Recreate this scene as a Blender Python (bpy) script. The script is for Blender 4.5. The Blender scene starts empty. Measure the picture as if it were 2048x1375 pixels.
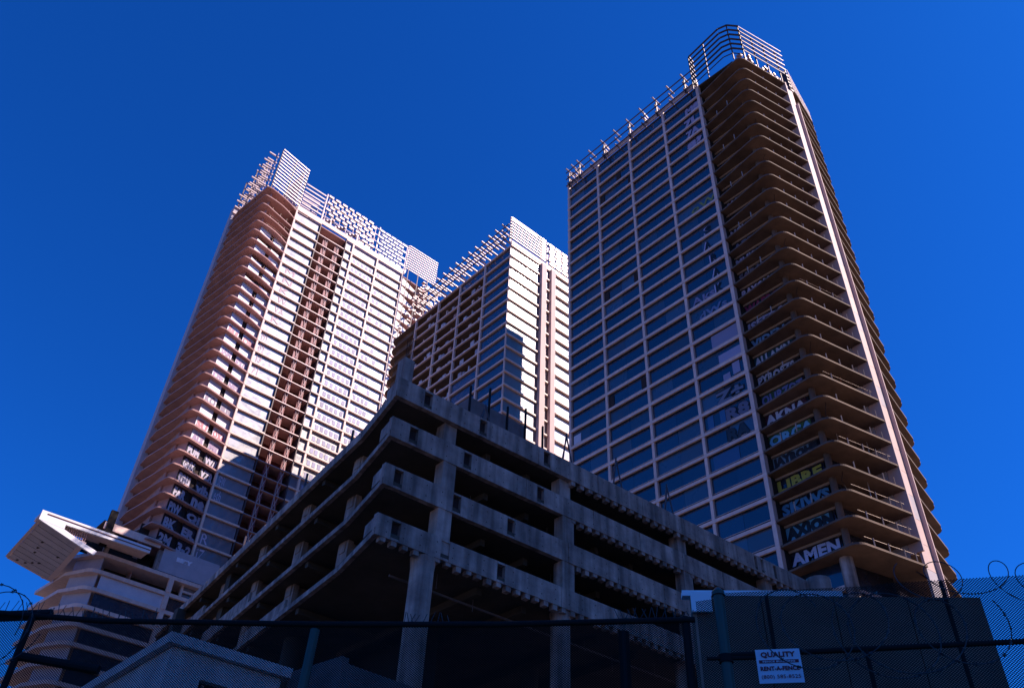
import bpy, bmesh, math, random
from mathutils import Vector, Matrix
random.seed(7)
S = bpy.context.scene
COL = S.collection

# ------------------------------------------------------------------ camera
CAM_H = 1.6
F = (0.48906524, 0.58321971, 0.64859075)
R_ = (0.74396956, -0.66708245, 0.03886269)
U_ = (-0.45532899, -0.46352538, 0.76014455)
cd = bpy.data.cameras.new('camera')
cam = bpy.data.objects.new('camera', cd); COL.objects.link(cam)
cd.sensor_width = 36.0; cd.lens = 36.0 * 1717.745 / 2048.0
cd.clip_start = 0.05; cd.clip_end = 6000
cam.matrix_world = Matrix(((R_[0], U_[0], -F[0], 0), (R_[1], U_[1], -F[1], 0), (R_[2], U_[2], -F[2], CAM_H), (0, 0, 0, 1)))
S.camera = cam

# ------------------------------------------------------------------ world, sun, exposure
SUN = Vector((0.4647, -0.5327, 0.7124)).normalized()
w = bpy.data.worlds.new('World'); S.world = w; w.use_nodes = True
nt = w.node_tree; bg = nt.nodes['Background']
sky = nt.nodes.new('ShaderNodeTexSky'); sky.sky_type = 'NISHITA'; sky.sun_disc = False
sky.sun_elevation = math.asin(SUN.z); sky.sun_rotation = math.atan2(SUN.x, SUN.y)
sky.altitude = 0; sky.air_density = 1.0; sky.dust_density = 0.6; sky.ozone_density = 4.0
tint = nt.nodes.new('ShaderNodeMix'); tint.data_type = 'RGBA'; tint.blend_type = 'MULTIPLY'
tint.inputs[0].default_value = 1.0; tint.inputs[7].default_value = (0.05, 0.465, 1.30, 1)
nt.links.new(sky.outputs[0], tint.inputs[6]); nt.links.new(tint.outputs[2], bg.inputs[0])
bg.inputs[1].default_value = 0.077
sl = bpy.data.lights.new('sun', 'SUN'); sl.energy = 5.0; sl.angle = math.radians(0.5); sl.color = (1, 0.81, 0.72)
so = bpy.data.objects.new('sun', sl); COL.objects.link(so)
so.rotation_euler = SUN.to_track_quat('Z', 'Y').to_euler(); so.location = (60, -60, 200)
S.view_settings.view_transform = 'Standard'; S.view_settings.look = 'None'
S.view_settings.exposure = 0.78; S.view_settings.gamma = 1.0; S.view_settings.use_curve_mapping = False

# ------------------------------------------------------------------ materials
def mat(name, col, rough=0.8, metal=0.0, noise=None, scale=1.0, bump=0.0, ior=1.5, coat=0.0, coat_rough=0.03, rnd=0.0, streak=0.0, coat_ior=1.5, coords='Object'):
    m = bpy.data.materials.new(name); m.use_nodes = True
    t = m.node_tree; b = t.nodes['Principled BSDF']
    b.inputs['Base Color'].default_value = (*col, 1); b.inputs['Roughness'].default_value = rough
    b.inputs['Metallic'].default_value = metal; b.inputs['IOR'].default_value = ior
    b.inputs['Coat Weight'].default_value = coat; b.inputs['Coat Roughness'].default_value = coat_rough
    b.inputs['Coat IOR'].default_value = coat_ior
    geo = t.nodes.new('ShaderNodeNewGeometry'); cur = None
    if noise:
        n = t.nodes.new('ShaderNodeTexNoise'); n.inputs['Scale'].default_value = scale; n.inputs['Detail'].default_value = 8; n.inputs['Roughness'].default_value = 0.62
        t.links.new(geo.outputs['Position'], n.inputs['Vector'])
        r = t.nodes.new('ShaderNodeValToRGB'); r.color_ramp.elements[0].position = 0.32; r.color_ramp.elements[1].position = 0.7
        r.color_ramp.elements[0].color = (*noise, 1); r.color_ramp.elements[1].color = (*col, 1)
        t.links.new(n.outputs['Fac'], r.inputs['Fac']); cur = r.outputs['Color']
        if bump:
            n2 = t.nodes.new('ShaderNodeTexNoise'); n2.inputs['Scale'].default_value = scale * 6; n2.inputs['Detail'].default_value = 6
            t.links.new(geo.outputs['Position'], n2.inputs['Vector'])
            bp = t.nodes.new('ShaderNodeBump'); bp.inputs['Strength'].default_value = bump; bp.inputs['Distance'].default_value = 0.05
            t.links.new(n2.outputs['Fac'], bp.inputs['Height']); t.links.new(bp.outputs['Normal'], b.inputs['Normal'])
    if streak:
        mp = t.nodes.new('ShaderNodeMapping'); mp.inputs['Scale'].default_value = (1.3, 1.3, 0.10)
        t.links.new(geo.outputs['Position'], mp.inputs['Vector'])
        n3 = t.nodes.new('ShaderNodeTexNoise'); n3.inputs['Scale'].default_value = 1.4; n3.inputs['Detail'].default_value = 6
        t.links.new(mp.outputs[0], n3.inputs['Vector'])
        mr = t.nodes.new('ShaderNodeMapRange'); mr.inputs[1].default_value = 0.35; mr.inputs[2].default_value = 0.68
        mr.inputs[3].default_value = 1.0 - streak; mr.inputs[4].default_value = 1.0
        t.links.new(n3.outputs['Fac'], mr.inputs[0])
        mx = t.nodes.new('ShaderNodeMix'); mx.data_type = 'RGBA'; mx.blend_type = 'MULTIPLY'; mx.inputs[0].default_value = 1
        if cur is not None: t.links.new(cur, mx.inputs[6])
        else: mx.inputs[6].default_value = (*col, 1)
        t.links.new(mr.outputs[0], mx.inputs[7]); cur = mx.outputs[2]
    if rnd:
        oi = t.nodes.new('ShaderNodeObjectInfo'); mr = t.nodes.new('ShaderNodeMapRange')
        mr.inputs[3].default_value = 1 - rnd; mr.inputs[4].default_value = 1 + rnd
        t.links.new(oi.outputs['Random'], mr.inputs[0])
        mx = t.nodes.new('ShaderNodeMix'); mx.data_type = 'RGBA'; mx.blend_type = 'MULTIPLY'; mx.inputs[0].default_value = 1
        if cur is not None: t.links.new(cur, mx.inputs[6])
        else: mx.inputs[6].default_value = (*col, 1)
        t.links.new(mr.outputs[0], mx.inputs[7]); cur = mx.outputs[2]
    if cur is not None: t.links.new(cur, b.inputs['Base Color'])
    return m

def glass_mat(name, col, ior, rough, coat_rough, coat_ior=2.0):
    m = mat(name, col, rough, ior=ior, coat=1.0, coat_rough=coat_rough, rnd=0.35, coat_ior=coat_ior)
    t = m.node_tree; b = t.nodes['Principled BSDF']; geo = t.nodes.new('ShaderNodeNewGeometry')
    n = t.nodes.new('ShaderNodeTexNoise'); n.inputs['Scale'].default_value = 0.45; n.inputs['Detail'].default_value = 2
    t.links.new(geo.outputs['Position'], n.inputs['Vector'])
    bp = t.nodes.new('ShaderNodeBump'); bp.inputs['Strength'].default_value = 0.12; bp.inputs['Distance'].default_value = 0.04
    t.links.new(n.outputs['Fac'], bp.inputs['Height']); t.links.new(bp.outputs['Normal'], b.inputs['Coat Normal'])
    t.links.new(bp.outputs['Normal'], b.inputs['Normal'])
    n4 = t.nodes.new('ShaderNodeTexNoise'); n4.inputs['Scale'].default_value = 0.9; n4.inputs['Detail'].default_value = 5
    t.links.new(geo.outputs['Position'], n4.inputs['Vector'])
    mr = t.nodes.new('ShaderNodeMapRange'); mr.inputs[1].default_value = 0.3; mr.inputs[2].default_value = 0.7
    mr.inputs[3].default_value = rough * 0.8; mr.inputs[4].default_value = rough * 1.25
    t.links.new(n4.outputs['Fac'], mr.inputs[0]); t.links.new(mr.outputs[0], b.inputs['Roughness'])
    return m

M = {}
M['frame'] = mat('painted_frame', (0.88, 0.64, 0.54), 0.5, noise=(0.72, 0.51, 0.43), scale=0.9, rnd=0.06, streak=0.12)
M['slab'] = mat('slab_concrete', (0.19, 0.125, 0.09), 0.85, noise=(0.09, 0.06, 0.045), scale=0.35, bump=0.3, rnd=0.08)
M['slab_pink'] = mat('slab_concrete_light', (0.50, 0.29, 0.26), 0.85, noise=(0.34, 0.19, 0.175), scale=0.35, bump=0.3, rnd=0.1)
M['concrete'] = mat('podium_concrete', (0.62, 0.48, 0.41), 0.9, noise=(0.30, 0.23, 0.20), scale=0.75, bump=0.6, streak=0.62)
M['deck'] = mat('deck_shade_concrete', (0.085, 0.07, 0.055), 0.92, noise=(0.045, 0.037, 0.03), scale=0.4, bump=0.4)  # darkened concrete; the shade inside the podium is put into its colour
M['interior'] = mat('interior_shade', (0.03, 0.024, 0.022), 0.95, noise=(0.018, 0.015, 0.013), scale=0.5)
M['glass_blue'] = glass_mat('blue_glass', (0.010, 0.03, 0.06), 1.45, 0.22, 0.04, 1.7)
M['glass_blue_b'] = glass_mat('blue_glass_with_blind', (0.035, 0.07, 0.11), 1.45, 0.30, 0.06, 1.6)
M['glass_blue_c'] = glass_mat('blue_glass_dusty', (0.03, 0.035, 0.045), 1.45, 0.45, 0.14, 1.8)
M['glass_sun'] = glass_mat('sun_glare_glass', (0.07, 0.075, 0.11), 2.4, 0.50, 0.05)  # sun glare built into a paler, more reflective copy of the glass
M['glass_dark'] = glass_mat('dark_glass', (0.015, 0.02, 0.035), 1.45, 0.25, 0.04, 1.5)
M['film'] = mat('white_film', (0.62, 0.60, 0.64), 0.45, noise=(0.5, 0.48, 0.54), scale=0.6, rnd=0.12)
M['paper'] = mat('window_sticker', (0.30, 0.29, 0.42), 0.6, rnd=0.2)
M['steel'] = mat('crown_steel', (0.46, 0.37, 0.37), 0.42, 0.3, noise=(0.34, 0.27, 0.28), scale=0.8)
M['steel_dark'] = mat('dark_steel', (0.07, 0.05, 0.055), 0.55, 0.2)
M['pilaster'] = mat('pilaster_panel', (0.60, 0.45, 0.42), 0.7, noise=(0.52, 0.38, 0.36), scale=0.25, rnd=0.05)
M['siding'] = mat('siding_panel', (0.45, 0.41, 0.45), 0.7, noise=(0.36, 0.33, 0.37), scale=0.5, rnd=0.08)
M['shaft'] = mat('shaft_red_steel', (0.20, 0.035, 0.025), 0.6, noise=(0.07, 0.014, 0.012), scale=0.9, rnd=0.2)
M['mast'] = mat('hoist_mast_steel', (0.30, 0.085, 0.08), 0.6, noise=(0.15, 0.035, 0.035), scale=2.2)
M['screen'] = mat('perforated_screen', (0.26, 0.20, 0.27), 0.6, noise=(0.18, 0.13, 0.18), scale=1.2)
M['void'] = mat('dark_opening', (0.03, 0.018, 0.016), 0.9)
M['post'] = mat('railing_post', (0.45, 0.34, 0.27), 0.5, 0.2)
M['black'] = mat('black_steel', (0.014, 0.012, 0.012), 0.8)
M['black'].node_tree.nodes['Principled BSDF'].inputs['Specular IOR Level'].default_value = 0.15
M['mesh'] = mat('fence_mesh', (0.012, 0.012, 0.012), 0.9)
M['mesh'].node_tree.nodes['Principled BSDF'].inputs['Specular IOR Level'].default_value = 0.1
M['teal'] = mat('teal_pipe', (0.05, 0.055, 0.035), 0.5, noise=(0.03, 0.05, 0.04), scale=9)
M['wire'] = mat('razor_wire', (0.04, 0.04, 0.045), 0.5, 0.5)
M['sign'] = mat('sign_board', (0.72, 0.68, 0.78), 0.5, noise=(0.62, 0.58, 0.68), scale=14)
M['sign_red'] = mat('sign_red_ink', (0.22, 0.012, 0.022), 0.6)
M['stucco'] = mat('pavilion_stucco', (0.85, 0.74, 0.72), 0.9, noise=(0.66, 0.56, 0.56), scale=1.5, bump=0.4, streak=0.2)
M['brownwall'] = mat('brown_parapet', (0.20, 0.16, 0.16), 0.9, noise=(0.12, 0.10, 0.10), scale=1.1, bump=0.4)
M['hoarding'] = mat('hoarding_board', (0.26, 0.15, 0.11), 0.8, noise=(0.16, 0.095, 0.07), scale=2.0)
M['white'] = mat('white_paint', (0.75, 0.75, 0.80), 0.6)
M['asphalt'] = mat('asphalt', (0.05, 0.05, 0.052), 0.95, noise=(0.035, 0.035, 0.036), scale=6, bump=0.4)
M['paving'] = mat('paving', (0.17, 0.14, 0.115), 0.9, noise=(0.12, 0.10, 0.08), scale=4, bump=0.3)
M['dirt'] = mat('site_ground', (0.22, 0.17, 0.13), 0.95, noise=(0.15, 0.115, 0.09), scale=0.8, bump=0.5)
M['office'] = mat('office_wall', (0.30, 0.27, 0.25), 0.8, noise=(0.25, 0.22, 0.21), scale=0.4)
INK = {}
def ink(rgb):
    if rgb not in INK: INK[rgb] = mat('spray_paint', rgb, 0.55)
    return INK[rgb]
WHITE = (0.75, 0.74, 0.82); BLACK = (0.008, 0.008, 0.01)

# ------------------------------------------------------------------ mesh helpers
class MB:
    def __init__(s): s.v = []; s.f = []
    def add(s, vs, fs):
        o = len(s.v); s.v += [tuple(v) for v in vs]; s.f += [tuple(i + o for i in f) for f in fs]; return s
    def box(s, x0, x1, y0, y1, z0, z1):
        return s.add([(x0,y0,z0),(x1,y0,z0),(x1,y1,z0),(x0,y1,z0),(x0,y0,z1),(x1,y0,z1),(x1,y1,z1),(x0,y1,z1)],
                     [(0,3,2,1),(4,5,6,7),(0,1,5,4),(1,2,6,5),(2,3,7,6),(3,0,4,7)])
    def prism(s, poly, z0, z1):
        n = len(poly); vs = [(x,y,z0) for x,y in poly] + [(x,y,z1) for x,y in poly]
        return s.add(vs, [tuple(range(n))[::-1], tuple(range(n,2*n))] + [(i,(i+1)%n,n+(i+1)%n,n+i) for i in range(n)])
    def wall(s, p, q, th, z0, z1, side=1):
        """upright panel from plan point p to q, thickness th to the left (side=1) or right of p->q"""
        d = Vector((q[0]-p[0], q[1]-p[1])).normalized(); n = Vector((-d.y, d.x)) * th * side
        return s.prism([p, q, (q[0]+n.x, q[1]+n.y), (p[0]+n.x, p[1]+n.y)][::side], z0, z1)
    def tube(s, p, q, r, n=6, r2=None):
        p = Vector(p); q = Vector(q); d = (q-p).normalized()
        a = d.orthogonal().normalized(); b = d.cross(a); r2 = r if r2 is None else r2
        vs = [p + (a*math.cos(2*math.pi*i/n)+b*math.sin(2*math.pi*i/n))*r for i in range(n)] + \
             [q + (a*math.cos(2*math.pi*i/n)+b*math.sin(2*math.pi*i/n))*r2 for i in range(n)]
        return s.add(vs, [tuple(range(n))[::-1], tuple(range(n,2*n))] + [(i,(i+1)%n,n+(i+1)%n,n+i) for i in range(n)])
    def path(s, pts, r, n=5, closed=False):
        for i in range(len(pts) - (0 if closed else 1)): s.tube(pts[i], pts[(i+1) % len(pts)], r, n)
        return s
    def mesh(s, name, m):
        me = bpy.data.meshes.new(name); me.from_pydata(s.v, [], s.f); me.validate(); me.update()
        bm = bmesh.new(); bm.from_mesh(me); bmesh.ops.recalc_face_normals(bm, faces=bm.faces); bm.to_mesh(me); bm.free()
        if m: me.materials.append(m)
        return me
    def build(s, name, m, parent=None, loc=(0,0,0)):
        return put(name, s.mesh(name, m), parent, loc)

def put(name, me, parent=None, loc=(0,0,0), rot=None):
    o = bpy.data.objects.new(name, me); COL.objects.link(o)
    if parent is not None:
        o.parent = parent; base = Vector(parent.get('_base', (0,0,0)))
        o.location = Vector(loc) - base
        o['_base'] = tuple(base + o.location) if False else (0.0, 0.0, 0.0)
    else: o.location = loc
    if rot: o.rotation_euler = rot
    return o

def thing(name, label, cat, base, group=None):
    o = bpy.data.objects.new(name, None); COL.objects.link(o); o.location = base; o.empty_display_size = 1
    o['label'] = label; o['category'] = cat; o['_base'] = tuple(float(c) for c in base)
    if group: o['group'] = group
    return o
def tag(o, label, cat, group=None):
    o['label'] = label; o['category'] = cat
    if group: o['group'] = group
    return o
def struct(o): o['kind'] = 'structure'; return o
def stuff(o): o['kind'] = 'stuff'; return o

def text_mesh(txt, width, height, m, bold=0.03, shear=0.0, depth=0.012, wob=0.0, seed=0):
    c = bpy.data.curves.new('lettering', 'FONT'); c.body = txt; c.size = 1; c.offset = bold; c.shear = shear
    c.extrude = 0.004; c.resolution_u = 2; c.space_character = 1.05
    t = bpy.data.objects.new('lettering', c); COL.objects.link(t)
    bpy.context.view_layer.update()
    me = bpy.data.meshes.new_from_object(t.evaluated_get(bpy.context.evaluated_depsgraph_get()))
    bpy.data.objects.remove(t); bpy.data.curves.remove(c)
    xs = [v.co.x for v in me.vertices]; ys = [v.co.y for v in me.vertices]
    x0, x1, y0, y1 = min(xs), max(xs), min(ys), max(ys); rr = random.Random(seed)
    ph = [rr.uniform(0, 6.28) for _ in range(4)]
    for v in me.vertices:
        u = (v.co.x-x0)/(x1-x0); k = (v.co.y-y0)/max(1e-6, y1-y0); top = v.co.z
        y = k*height + wob*height*math.sin(u*11+ph[0])*0.5 + wob*height*math.sin(u*23+ph[1])*0.3*k
        v.co = ((u + wob*0.02*math.sin(k*7+ph[2]+u*9))*width, y, depth if top > 0 else 0.0)
    me.name = 'lettering'; me.materials.clear(); me.materials.append(m)
    return me
def matrix_put(name, me, parent, org, ex, ez):
    """mesh local x -> ex, local y -> ez, local z -> outward normal"""
    ex = Vector(ex).normalized(); ez = Vector(ez).normalized(); n = ex.cross(ez)
    base = Vector(parent.get('_base', (0,0,0))) if parent is not None else Vector((0,0,0))
    o = bpy.data.objects.new(name, me); COL.objects.link(o); o.parent = parent
    mw = Matrix(((ex.x, ez.x, n.x, org[0]-base.x), (ex.y, ez.y, n.y, org[1]-base.y), (ex.z, ez.z, n.z, org[2]-base.z), (0,0,0,1)))
    o.matrix_local = mw
    return o
UP = (0,0,1); NX = (0,-1,0); NY = (1,0,0)

def arc(cx, cy, r, a0, a1, n=6):
    return [(cx + r*math.cos(math.radians(a0+(a1-a0)*i/n)), cy + r*math.sin(math.radians(a0+(a1-a0)*i/n))) for i in range(n+1)]

def resize(T, K):
    """this tower group has 3.65 m storeys: enlarge the 3.32 m master geometry to true size"""
    done = set(); T.location = Vector((T.location.x*K, T.location.y*K, -1.6*(K-1)+T.location.z*K))
    for o in T.children:
        o.location = o.location*K
        if o.data.name not in done:
            done.add(o.data.name); o.data.transform(Matrix.Scale(K, 4))
# ------------------------------------------------------------------ ground
def sheet(name, x0, x1, y0, y1, z, m):
    b = MB(); b.add([(x0,y0,z),(x1,y0,z),(x1,y1,z),(x0,y1,z)], [(0,1,2,3)])
    return struct(b.build(name, m))
sheet('ground', -2500, 2500, -2500, 2500, 0.0, M['paving'])
sheet('building_site_ground', 6.5, 160, 6.8, 230, 0.012, M['dirt'])
b = MB()
b.box(-60, 160, -6.0, 6.6, 0.0, 0.14)
struct(b.build('pavement', M['paving']))
sheet('road', -400, 400, -26.0, -6.4, 0.006, M['asphalt'])
for i in range(30):
    pass
b = MB()
for i in range(40): b.box(-120+i*8, -117+i*8, -16.08, -15.92, 0.008, 0.012)
struct(b.build('lane_marking', M['white']))

# ================================================================== right tower
H1 = 3.3205
z1 = lambda k: 143.32 - H1*k
def right_tower():
    T = thing('residential_tower', 'tallest-looking unfinished tower at right, dark brown wraparound balconies beside blue glass', 'tower', (95, 60, 0))
    left = [(84.0,84.0),(84.0,49.1),(83.7,46.5),(83.0,41.4)]
    front = left + arc(84.35, 40.1, 1.45, 178, 256, 7) + [(93.3,36.65),(93.3,38.2),(96.1,38.2),(96.3,36.45)] + [(104.4,38.0)] + arc(104.8, 39.6, 1.35, 275, 370, 5) + [(106.3,50),(107,52),(107,84)]
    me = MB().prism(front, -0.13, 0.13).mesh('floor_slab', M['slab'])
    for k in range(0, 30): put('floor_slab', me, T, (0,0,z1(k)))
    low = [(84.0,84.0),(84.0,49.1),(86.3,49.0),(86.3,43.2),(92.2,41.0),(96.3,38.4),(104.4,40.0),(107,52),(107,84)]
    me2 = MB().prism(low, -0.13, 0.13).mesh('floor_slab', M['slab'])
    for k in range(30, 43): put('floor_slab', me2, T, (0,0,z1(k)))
    # core behind the glass so that nothing shows through
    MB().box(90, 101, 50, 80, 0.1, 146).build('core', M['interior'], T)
    # recessed walls behind balconies
    # face A: spandrels, mullions, panes
    ys = [84.0, 75.4, 66.65, 57.8, 49.1]
    sp = MB().box(83.78, 84.05, 49.0, 84.06, -0.24, 0.24).mesh('spandrel', M['frame'])
    tr = MB().box(84.12, 84.2, 49.4, 83.8, 0.62, 0.68).mesh('transom', M['frame'])
    for k in range(-1, 43):
        z = z1(k) + (0.35 if k == -1 else 0)
        put('spandrel', sp, T, (0,0,z))
        if k > 0: put('transom', tr, T, (0,0,z1(k)))
    MB().box(83.62, 84.1, 49.05, 84.05, z1(-1)+0.6, z1(-1)+1.3).build('parapet', M['frame'], T)
    for i, y in enumerate(ys):
        wdt = 0.24
        y0, y1 = (y-2*wdt+0.03, y+0.03) if i == 0 else ((y-0.08, y+0.5) if i == 4 else (y-wdt, y+wdt))
        if i == 4:
            for k in range(-1, 42): # scalloped edge column, one length per storey
                MB().box(83.82, 84.6, y0, y1, z1(k+1)+0.24, z1(k)-0.24).build('edge_mullion', M['frame'], T)
        else:
            MB().box(83.84, 84.3, y0, y1, 0, z1(-1)+0.3).build('mullion', M['frame'], T)
    gap = {(0,18)}
    wm = {}
    for j in range(4):
        ya, yb = ys[j+1], ys[j]
        a_, b_ = ya+(0.5 if j==3 else 0.24), yb-(0.24 if j else 0.45); mid = (a_+b_)/2
        for (p_, q_) in ((a_, mid-0.012), (mid+0.012, b_)):
            mes_ = [MB().box(84.22, 84.27, p_, q_, -H1+0.2, -0.2).mesh('window_pane', M[g_]) for g_ in ('glass_blue','glass_blue_b','glass_blue_c')]
            for k in range(-1, 29):
                o = put('window_pane', mes_[random.choices((0,1,2),(0.66,0.22,0.12))[0]], T, (0,0,z1(k))); o.location.x += random.uniform(-0.01, 0.01)
    MB().box(84.22, 84.27, 49.6, 83.6, 0, z1(29)-0.2).build('lower_glazing', M['glass_blue'], T)
    # three vertical joints per bay: slim glazing bars
    gb = MB().box(84.17, 84.215, -0.03, 0.03, -H1+0.25, -0.25).mesh('glazing_bar', M['steel_dark'])
    # open vents, dark
    for y, k in [(70.1,1),(67.2,2),(74.6,2),(67.5,10),(74.6,10),(67.6,17),(74.6,17)]:
        yy = min(y, 74.55)
        MB().box(84.10, 84.20, yy-0.55, yy+0.55, z1(k+1)+0.30, z1(k)-0.5).build('open_vent', M['void'], T)
    MB().box(84.14, 84.205, 81.6, 83.2, z1(19)+0.4, z1(18)-1.0).build('torn_sheet', M['film'], T)
    # pale boarded panes
    for (ya, yb, k, zf0, zf1) in [(49.7,54.4,17,0.35,0.4),(49.7,53.6,18,0.35,1.2),(52.1,53.3,19,0.3,1.6),(50.4,51.6,19,0.9,0.4)]:
        MB().box(84.13, 84.20, ya, yb, z1(k+1)+zf0, z1(k)-zf1).build('pale_board', M['paper'], T)
    # graffiti on face A
    for s, y, k in [('S',51.9,10),('A',52.4,11),('R',51.6,12),('A',51.6,13),('K',51.5,14)]:
        matrix_put('lettering', text_mesh(s, 1.25, 1.7, ink(BLACK), 0.06, wob=0.05, seed=k), T, (84.12, y+0.7, z1(k+1)+0.62), NX, UP)
        matrix_put('lettering', text_mesh(s, 1.2, 1.65, ink((0.5,0.45,0.62)), 0.0, wob=0.05, seed=k), T, (84.15, y+0.95, z1(k+1)+0.72), NX, UP)
    for s, y, k, wd in [('M8',52.8,0,3.2),('7L',53.4,1,3.2),('7A',53.3,2,3.0),('8?',53.5,3,3.4)]:
        matrix_put('lettering', text_mesh(s, wd+0.3, 2.15, ink(BLACK), 0.10, wob=0.08, seed=k), T, (84.16, y+0.15, z1(k+1)+0.38), NX, UP)
        matrix_put('lettering', text_mesh(s, wd, 2.0, ink((0.34,0.30,0.42)), 0.07, wob=0.08, seed=k), T, (84.13, y, z1(k+1)+0.48), NX, UP)
    matrix_put('lettering', text_mesh('oW', 5.2, 1.5, ink((0.22,0.24,0.06)), 0.02, wob=0.1), T, (84.15, 54.6, z1(9)+0.7), NX, UP)
    matrix_put('lettering', text_mesh('Aks', 4.4, 1.5, ink((0.24,0.22,0.34)), 0.03, wob=0.16), T, (84.15, 56.9, z1(15)+0.6), NX, UP)
    matrix_put('lettering', text_mesh('dWs', 5.2, 1.3, ink((0.14,0.19,0.32)), 0.03, wob=0.16), T, (84.15, 55.9, z1(16)+0.6), NX, UP)
    for s, y, k, c1, wd in [('Z+',55.2,20,(0.16,0.17,0.23),4.8),('R8',53.8,21,(0.13,0.13,0.19),3.8),('RA',54.0,22,(0.02,0.03,0.04),3.6)]:
        matrix_put('lettering', text_mesh(s, wd+0.4, 2.2, ink(BLACK), 0.12, wob=0.08, seed=k), T, (84.16, y+0.2, z1(k+1)+0.4), NX, UP)
        matrix_put('lettering', text_mesh(s, wd, 2.0, ink(c1), 0.05, wob=0.08, seed=k), T, (84.13, y, z1(k+1)+0.5), NX, UP)
    for y, k, wd in [(56.9,21,1.0),(54.8,21,0.9),(56.8,23,4.2)]:
        MB().box(84.14, 84.2, y-wd, y, z1(k+1)+0.6, z1(k)-0.55).build('blue_curtain', INKB, T)
    # balcony glass, recessed; one pane per storey on each of three runs
    pA = MB().box(85.6, 85.66, 42.2, 48.9, -H1+0.13, -0.13).mesh('balcony_window', M['glass_dark'])
    pC = MB().wall((86.0,41.6), (92.6,40.3), 0.06, -H1+0.13, -0.13).mesh('balcony_window', M['glass_dark'])
    hd = MB().box(85.35, 85.55, 42.0, 48.9, -0.42, -0.13).mesh('window_head', M['post'])
    sw = MB().box(84.6, 92.5, 48.95, 49.08, -H1+0.13, -0.13).mesh('party_wall', M['interior'])
    col = MB().tube((85.0,41.3,-H1+0.13), (85.0,41.3,-0.13), 0.42, 12).mesh('corner_column', M['slab'])
    pw = MB().box(93.32, 93.5, 38.3, 46, -H1+0.13, -0.13).mesh('side_wall', M['siding'])
    bw = MB().box(96.3, 96.5, 38.4, 52, -H1+0.13, -0.13).mesh('side_wall', M['siding'])
    pR = MB().wall((96.5,41.4), (104.0,42.8), 0.06, -H1+0.13, -0.13).mesh('balcony_window', M['glass_dark'])
    rp = MB().tube((0,0,0.13), (0,0,1.35), 0.08, 5).mesh('railing_post', M['post'])
    for k in range(0, 29):
        for nm, me in [('balcony_window',pA),('balcony_window',pC),('balcony_window',pR),('window_head',hd),('corner_column',col),('side_wall',pw),('party_wall',sw)]:
            put(nm, me, T, (0,0,z1(k)))
    for k in range(1, 30):
        for i, t in enumerate((0.16, 0.42, 0.66, 0.86)):
            if random.random() < 0.12: continue
            x = 84.3 + t*9.2 + random.uniform(-0.1,0.1); y = 39.0 - (x-84.3)*0.235
            put('railing_post', rp, T, (x, y, z1(k)))
        rs = [(83.6,46), (83.25,43.5)] if k % 3 == 0 else []
        for (x, y) in rs: put('railing_post', rp, T, (x, y, z1(k)))
    for k in (16, 21, 24, 26, 27, 28):
        zz = z1(k+1)+1.25
        MB().path([(84.6,39.05,zz),(88.8,38.05,zz),(92.8,37.1,zz)], 0.035).build('handrail', M['post'], T)
    # graffiti banners on recessed balcony glass
    rows = [(28,'AMEN',6.4,(0.50,0.50,0.66),None),(27,'AXION',6.3,(0.006,0.006,0.01),(0.10,0.30,0.42)),(26,'SKIWS',6.6,(0.06,0.20,0.34),None),
            (25,'LIBRE',6.3,(0.42,0.34,0.03),None),(24,'JAYROHE',6.4,(0.02,0.012,0.012),(0.14,0.20,0.24)),(23,'ORCA',6.5,(0.16,0.42,0.62),(0.06,0.14,0.05)),
            (22,'AKNA',6.2,(0.50,0.48,0.55),(0.06,0.01,0.015)),(21,'OLIRZOT',6.4,(0.14,0.16,0.34),(0.03,0.07,0.03)),(20,'PYROSZS',5.8,(0.42,0.40,0.46),None),
            (19,'AU AMN',5.8,(0.42,0.44,0.52),(0.01,0.05,0.06)),(18,'VIDEN',5.6,(0.12,0.22,0.34),None),(17,'ISEEDS',6.0,(0.32,0.30,0.42),None),
            (16,'WASRO',6.0,(0.22,0.02,0.07),None),(15,'RAYONA',6.0,(0.45,0.40,0.52),None),(14,'SARAK',5.4,(0.14,0.13,0.16),None),
            (13,'MUKS',4.2,(0.32,0.30,0.42),None),(12,'ARTS',5.0,(0.12,0.13,0.2),None),(11,'NOVYL',4.8,(0.36,0.33,0.42),None),(9,'AMUS',4.2,(0.36,0.33,0.42),None),
            (7,'BOWL',4.6,(0.05,0.12,0.11),(0.01,0.04,0.04))]
    for k, s, wd, c, bgc in rows:
        zb = z1(k+1)+1.12 + random.uniform(-0.05,0.05)
        if bgc: MB().box(85.52, 85.59, 42.6, 48.85, zb-0.7, z1(k)-0.5).build('painted_patch', ink(bgc), T)
        matrix_put('lettering', text_mesh(s, wd+0.15, 1.66, ink(BLACK), 0.09, wob=0.07, seed=k, depth=0.01), T, (85.50, 48.9, zb-0.02), NX, UP)
        matrix_put('lettering', text_mesh(s, wd, 1.56, ink(c), 0.05, wob=0.07, seed=k, depth=0.02), T, (85.47, 48.8, zb), NX, UP)
    rr2 = random.Random(77)
    for k in range(4, 22):
        for q in range(2):
            cc = rr2.choice([(0.3,0.28,0.36),(0.05,0.12,0.24),(0.20,0.03,0.05),(0.08,0.16,0.06),(0.02,0.02,0.03),(0.35,0.26,0.05)])
            matrix_put('lettering', text_mesh(rr2.choice(['eko','MSK','rip','JZ','tk','OW','ness','K4','uv','SHR']), rr2.uniform(0.9,2.0), rr2.uniform(0.5,1.3), ink(cc), 0.0, shear=rr2.uniform(-.3,.3), wob=0.2, seed=k*3+q, depth=0.005), T, (85.44-0.01*q, rr2.uniform(44.2, 48.6), z1(k+1)+rr2.uniform(0.3,1.6)), NX, UP)
    dC = (0.9806, -0.1935)
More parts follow.
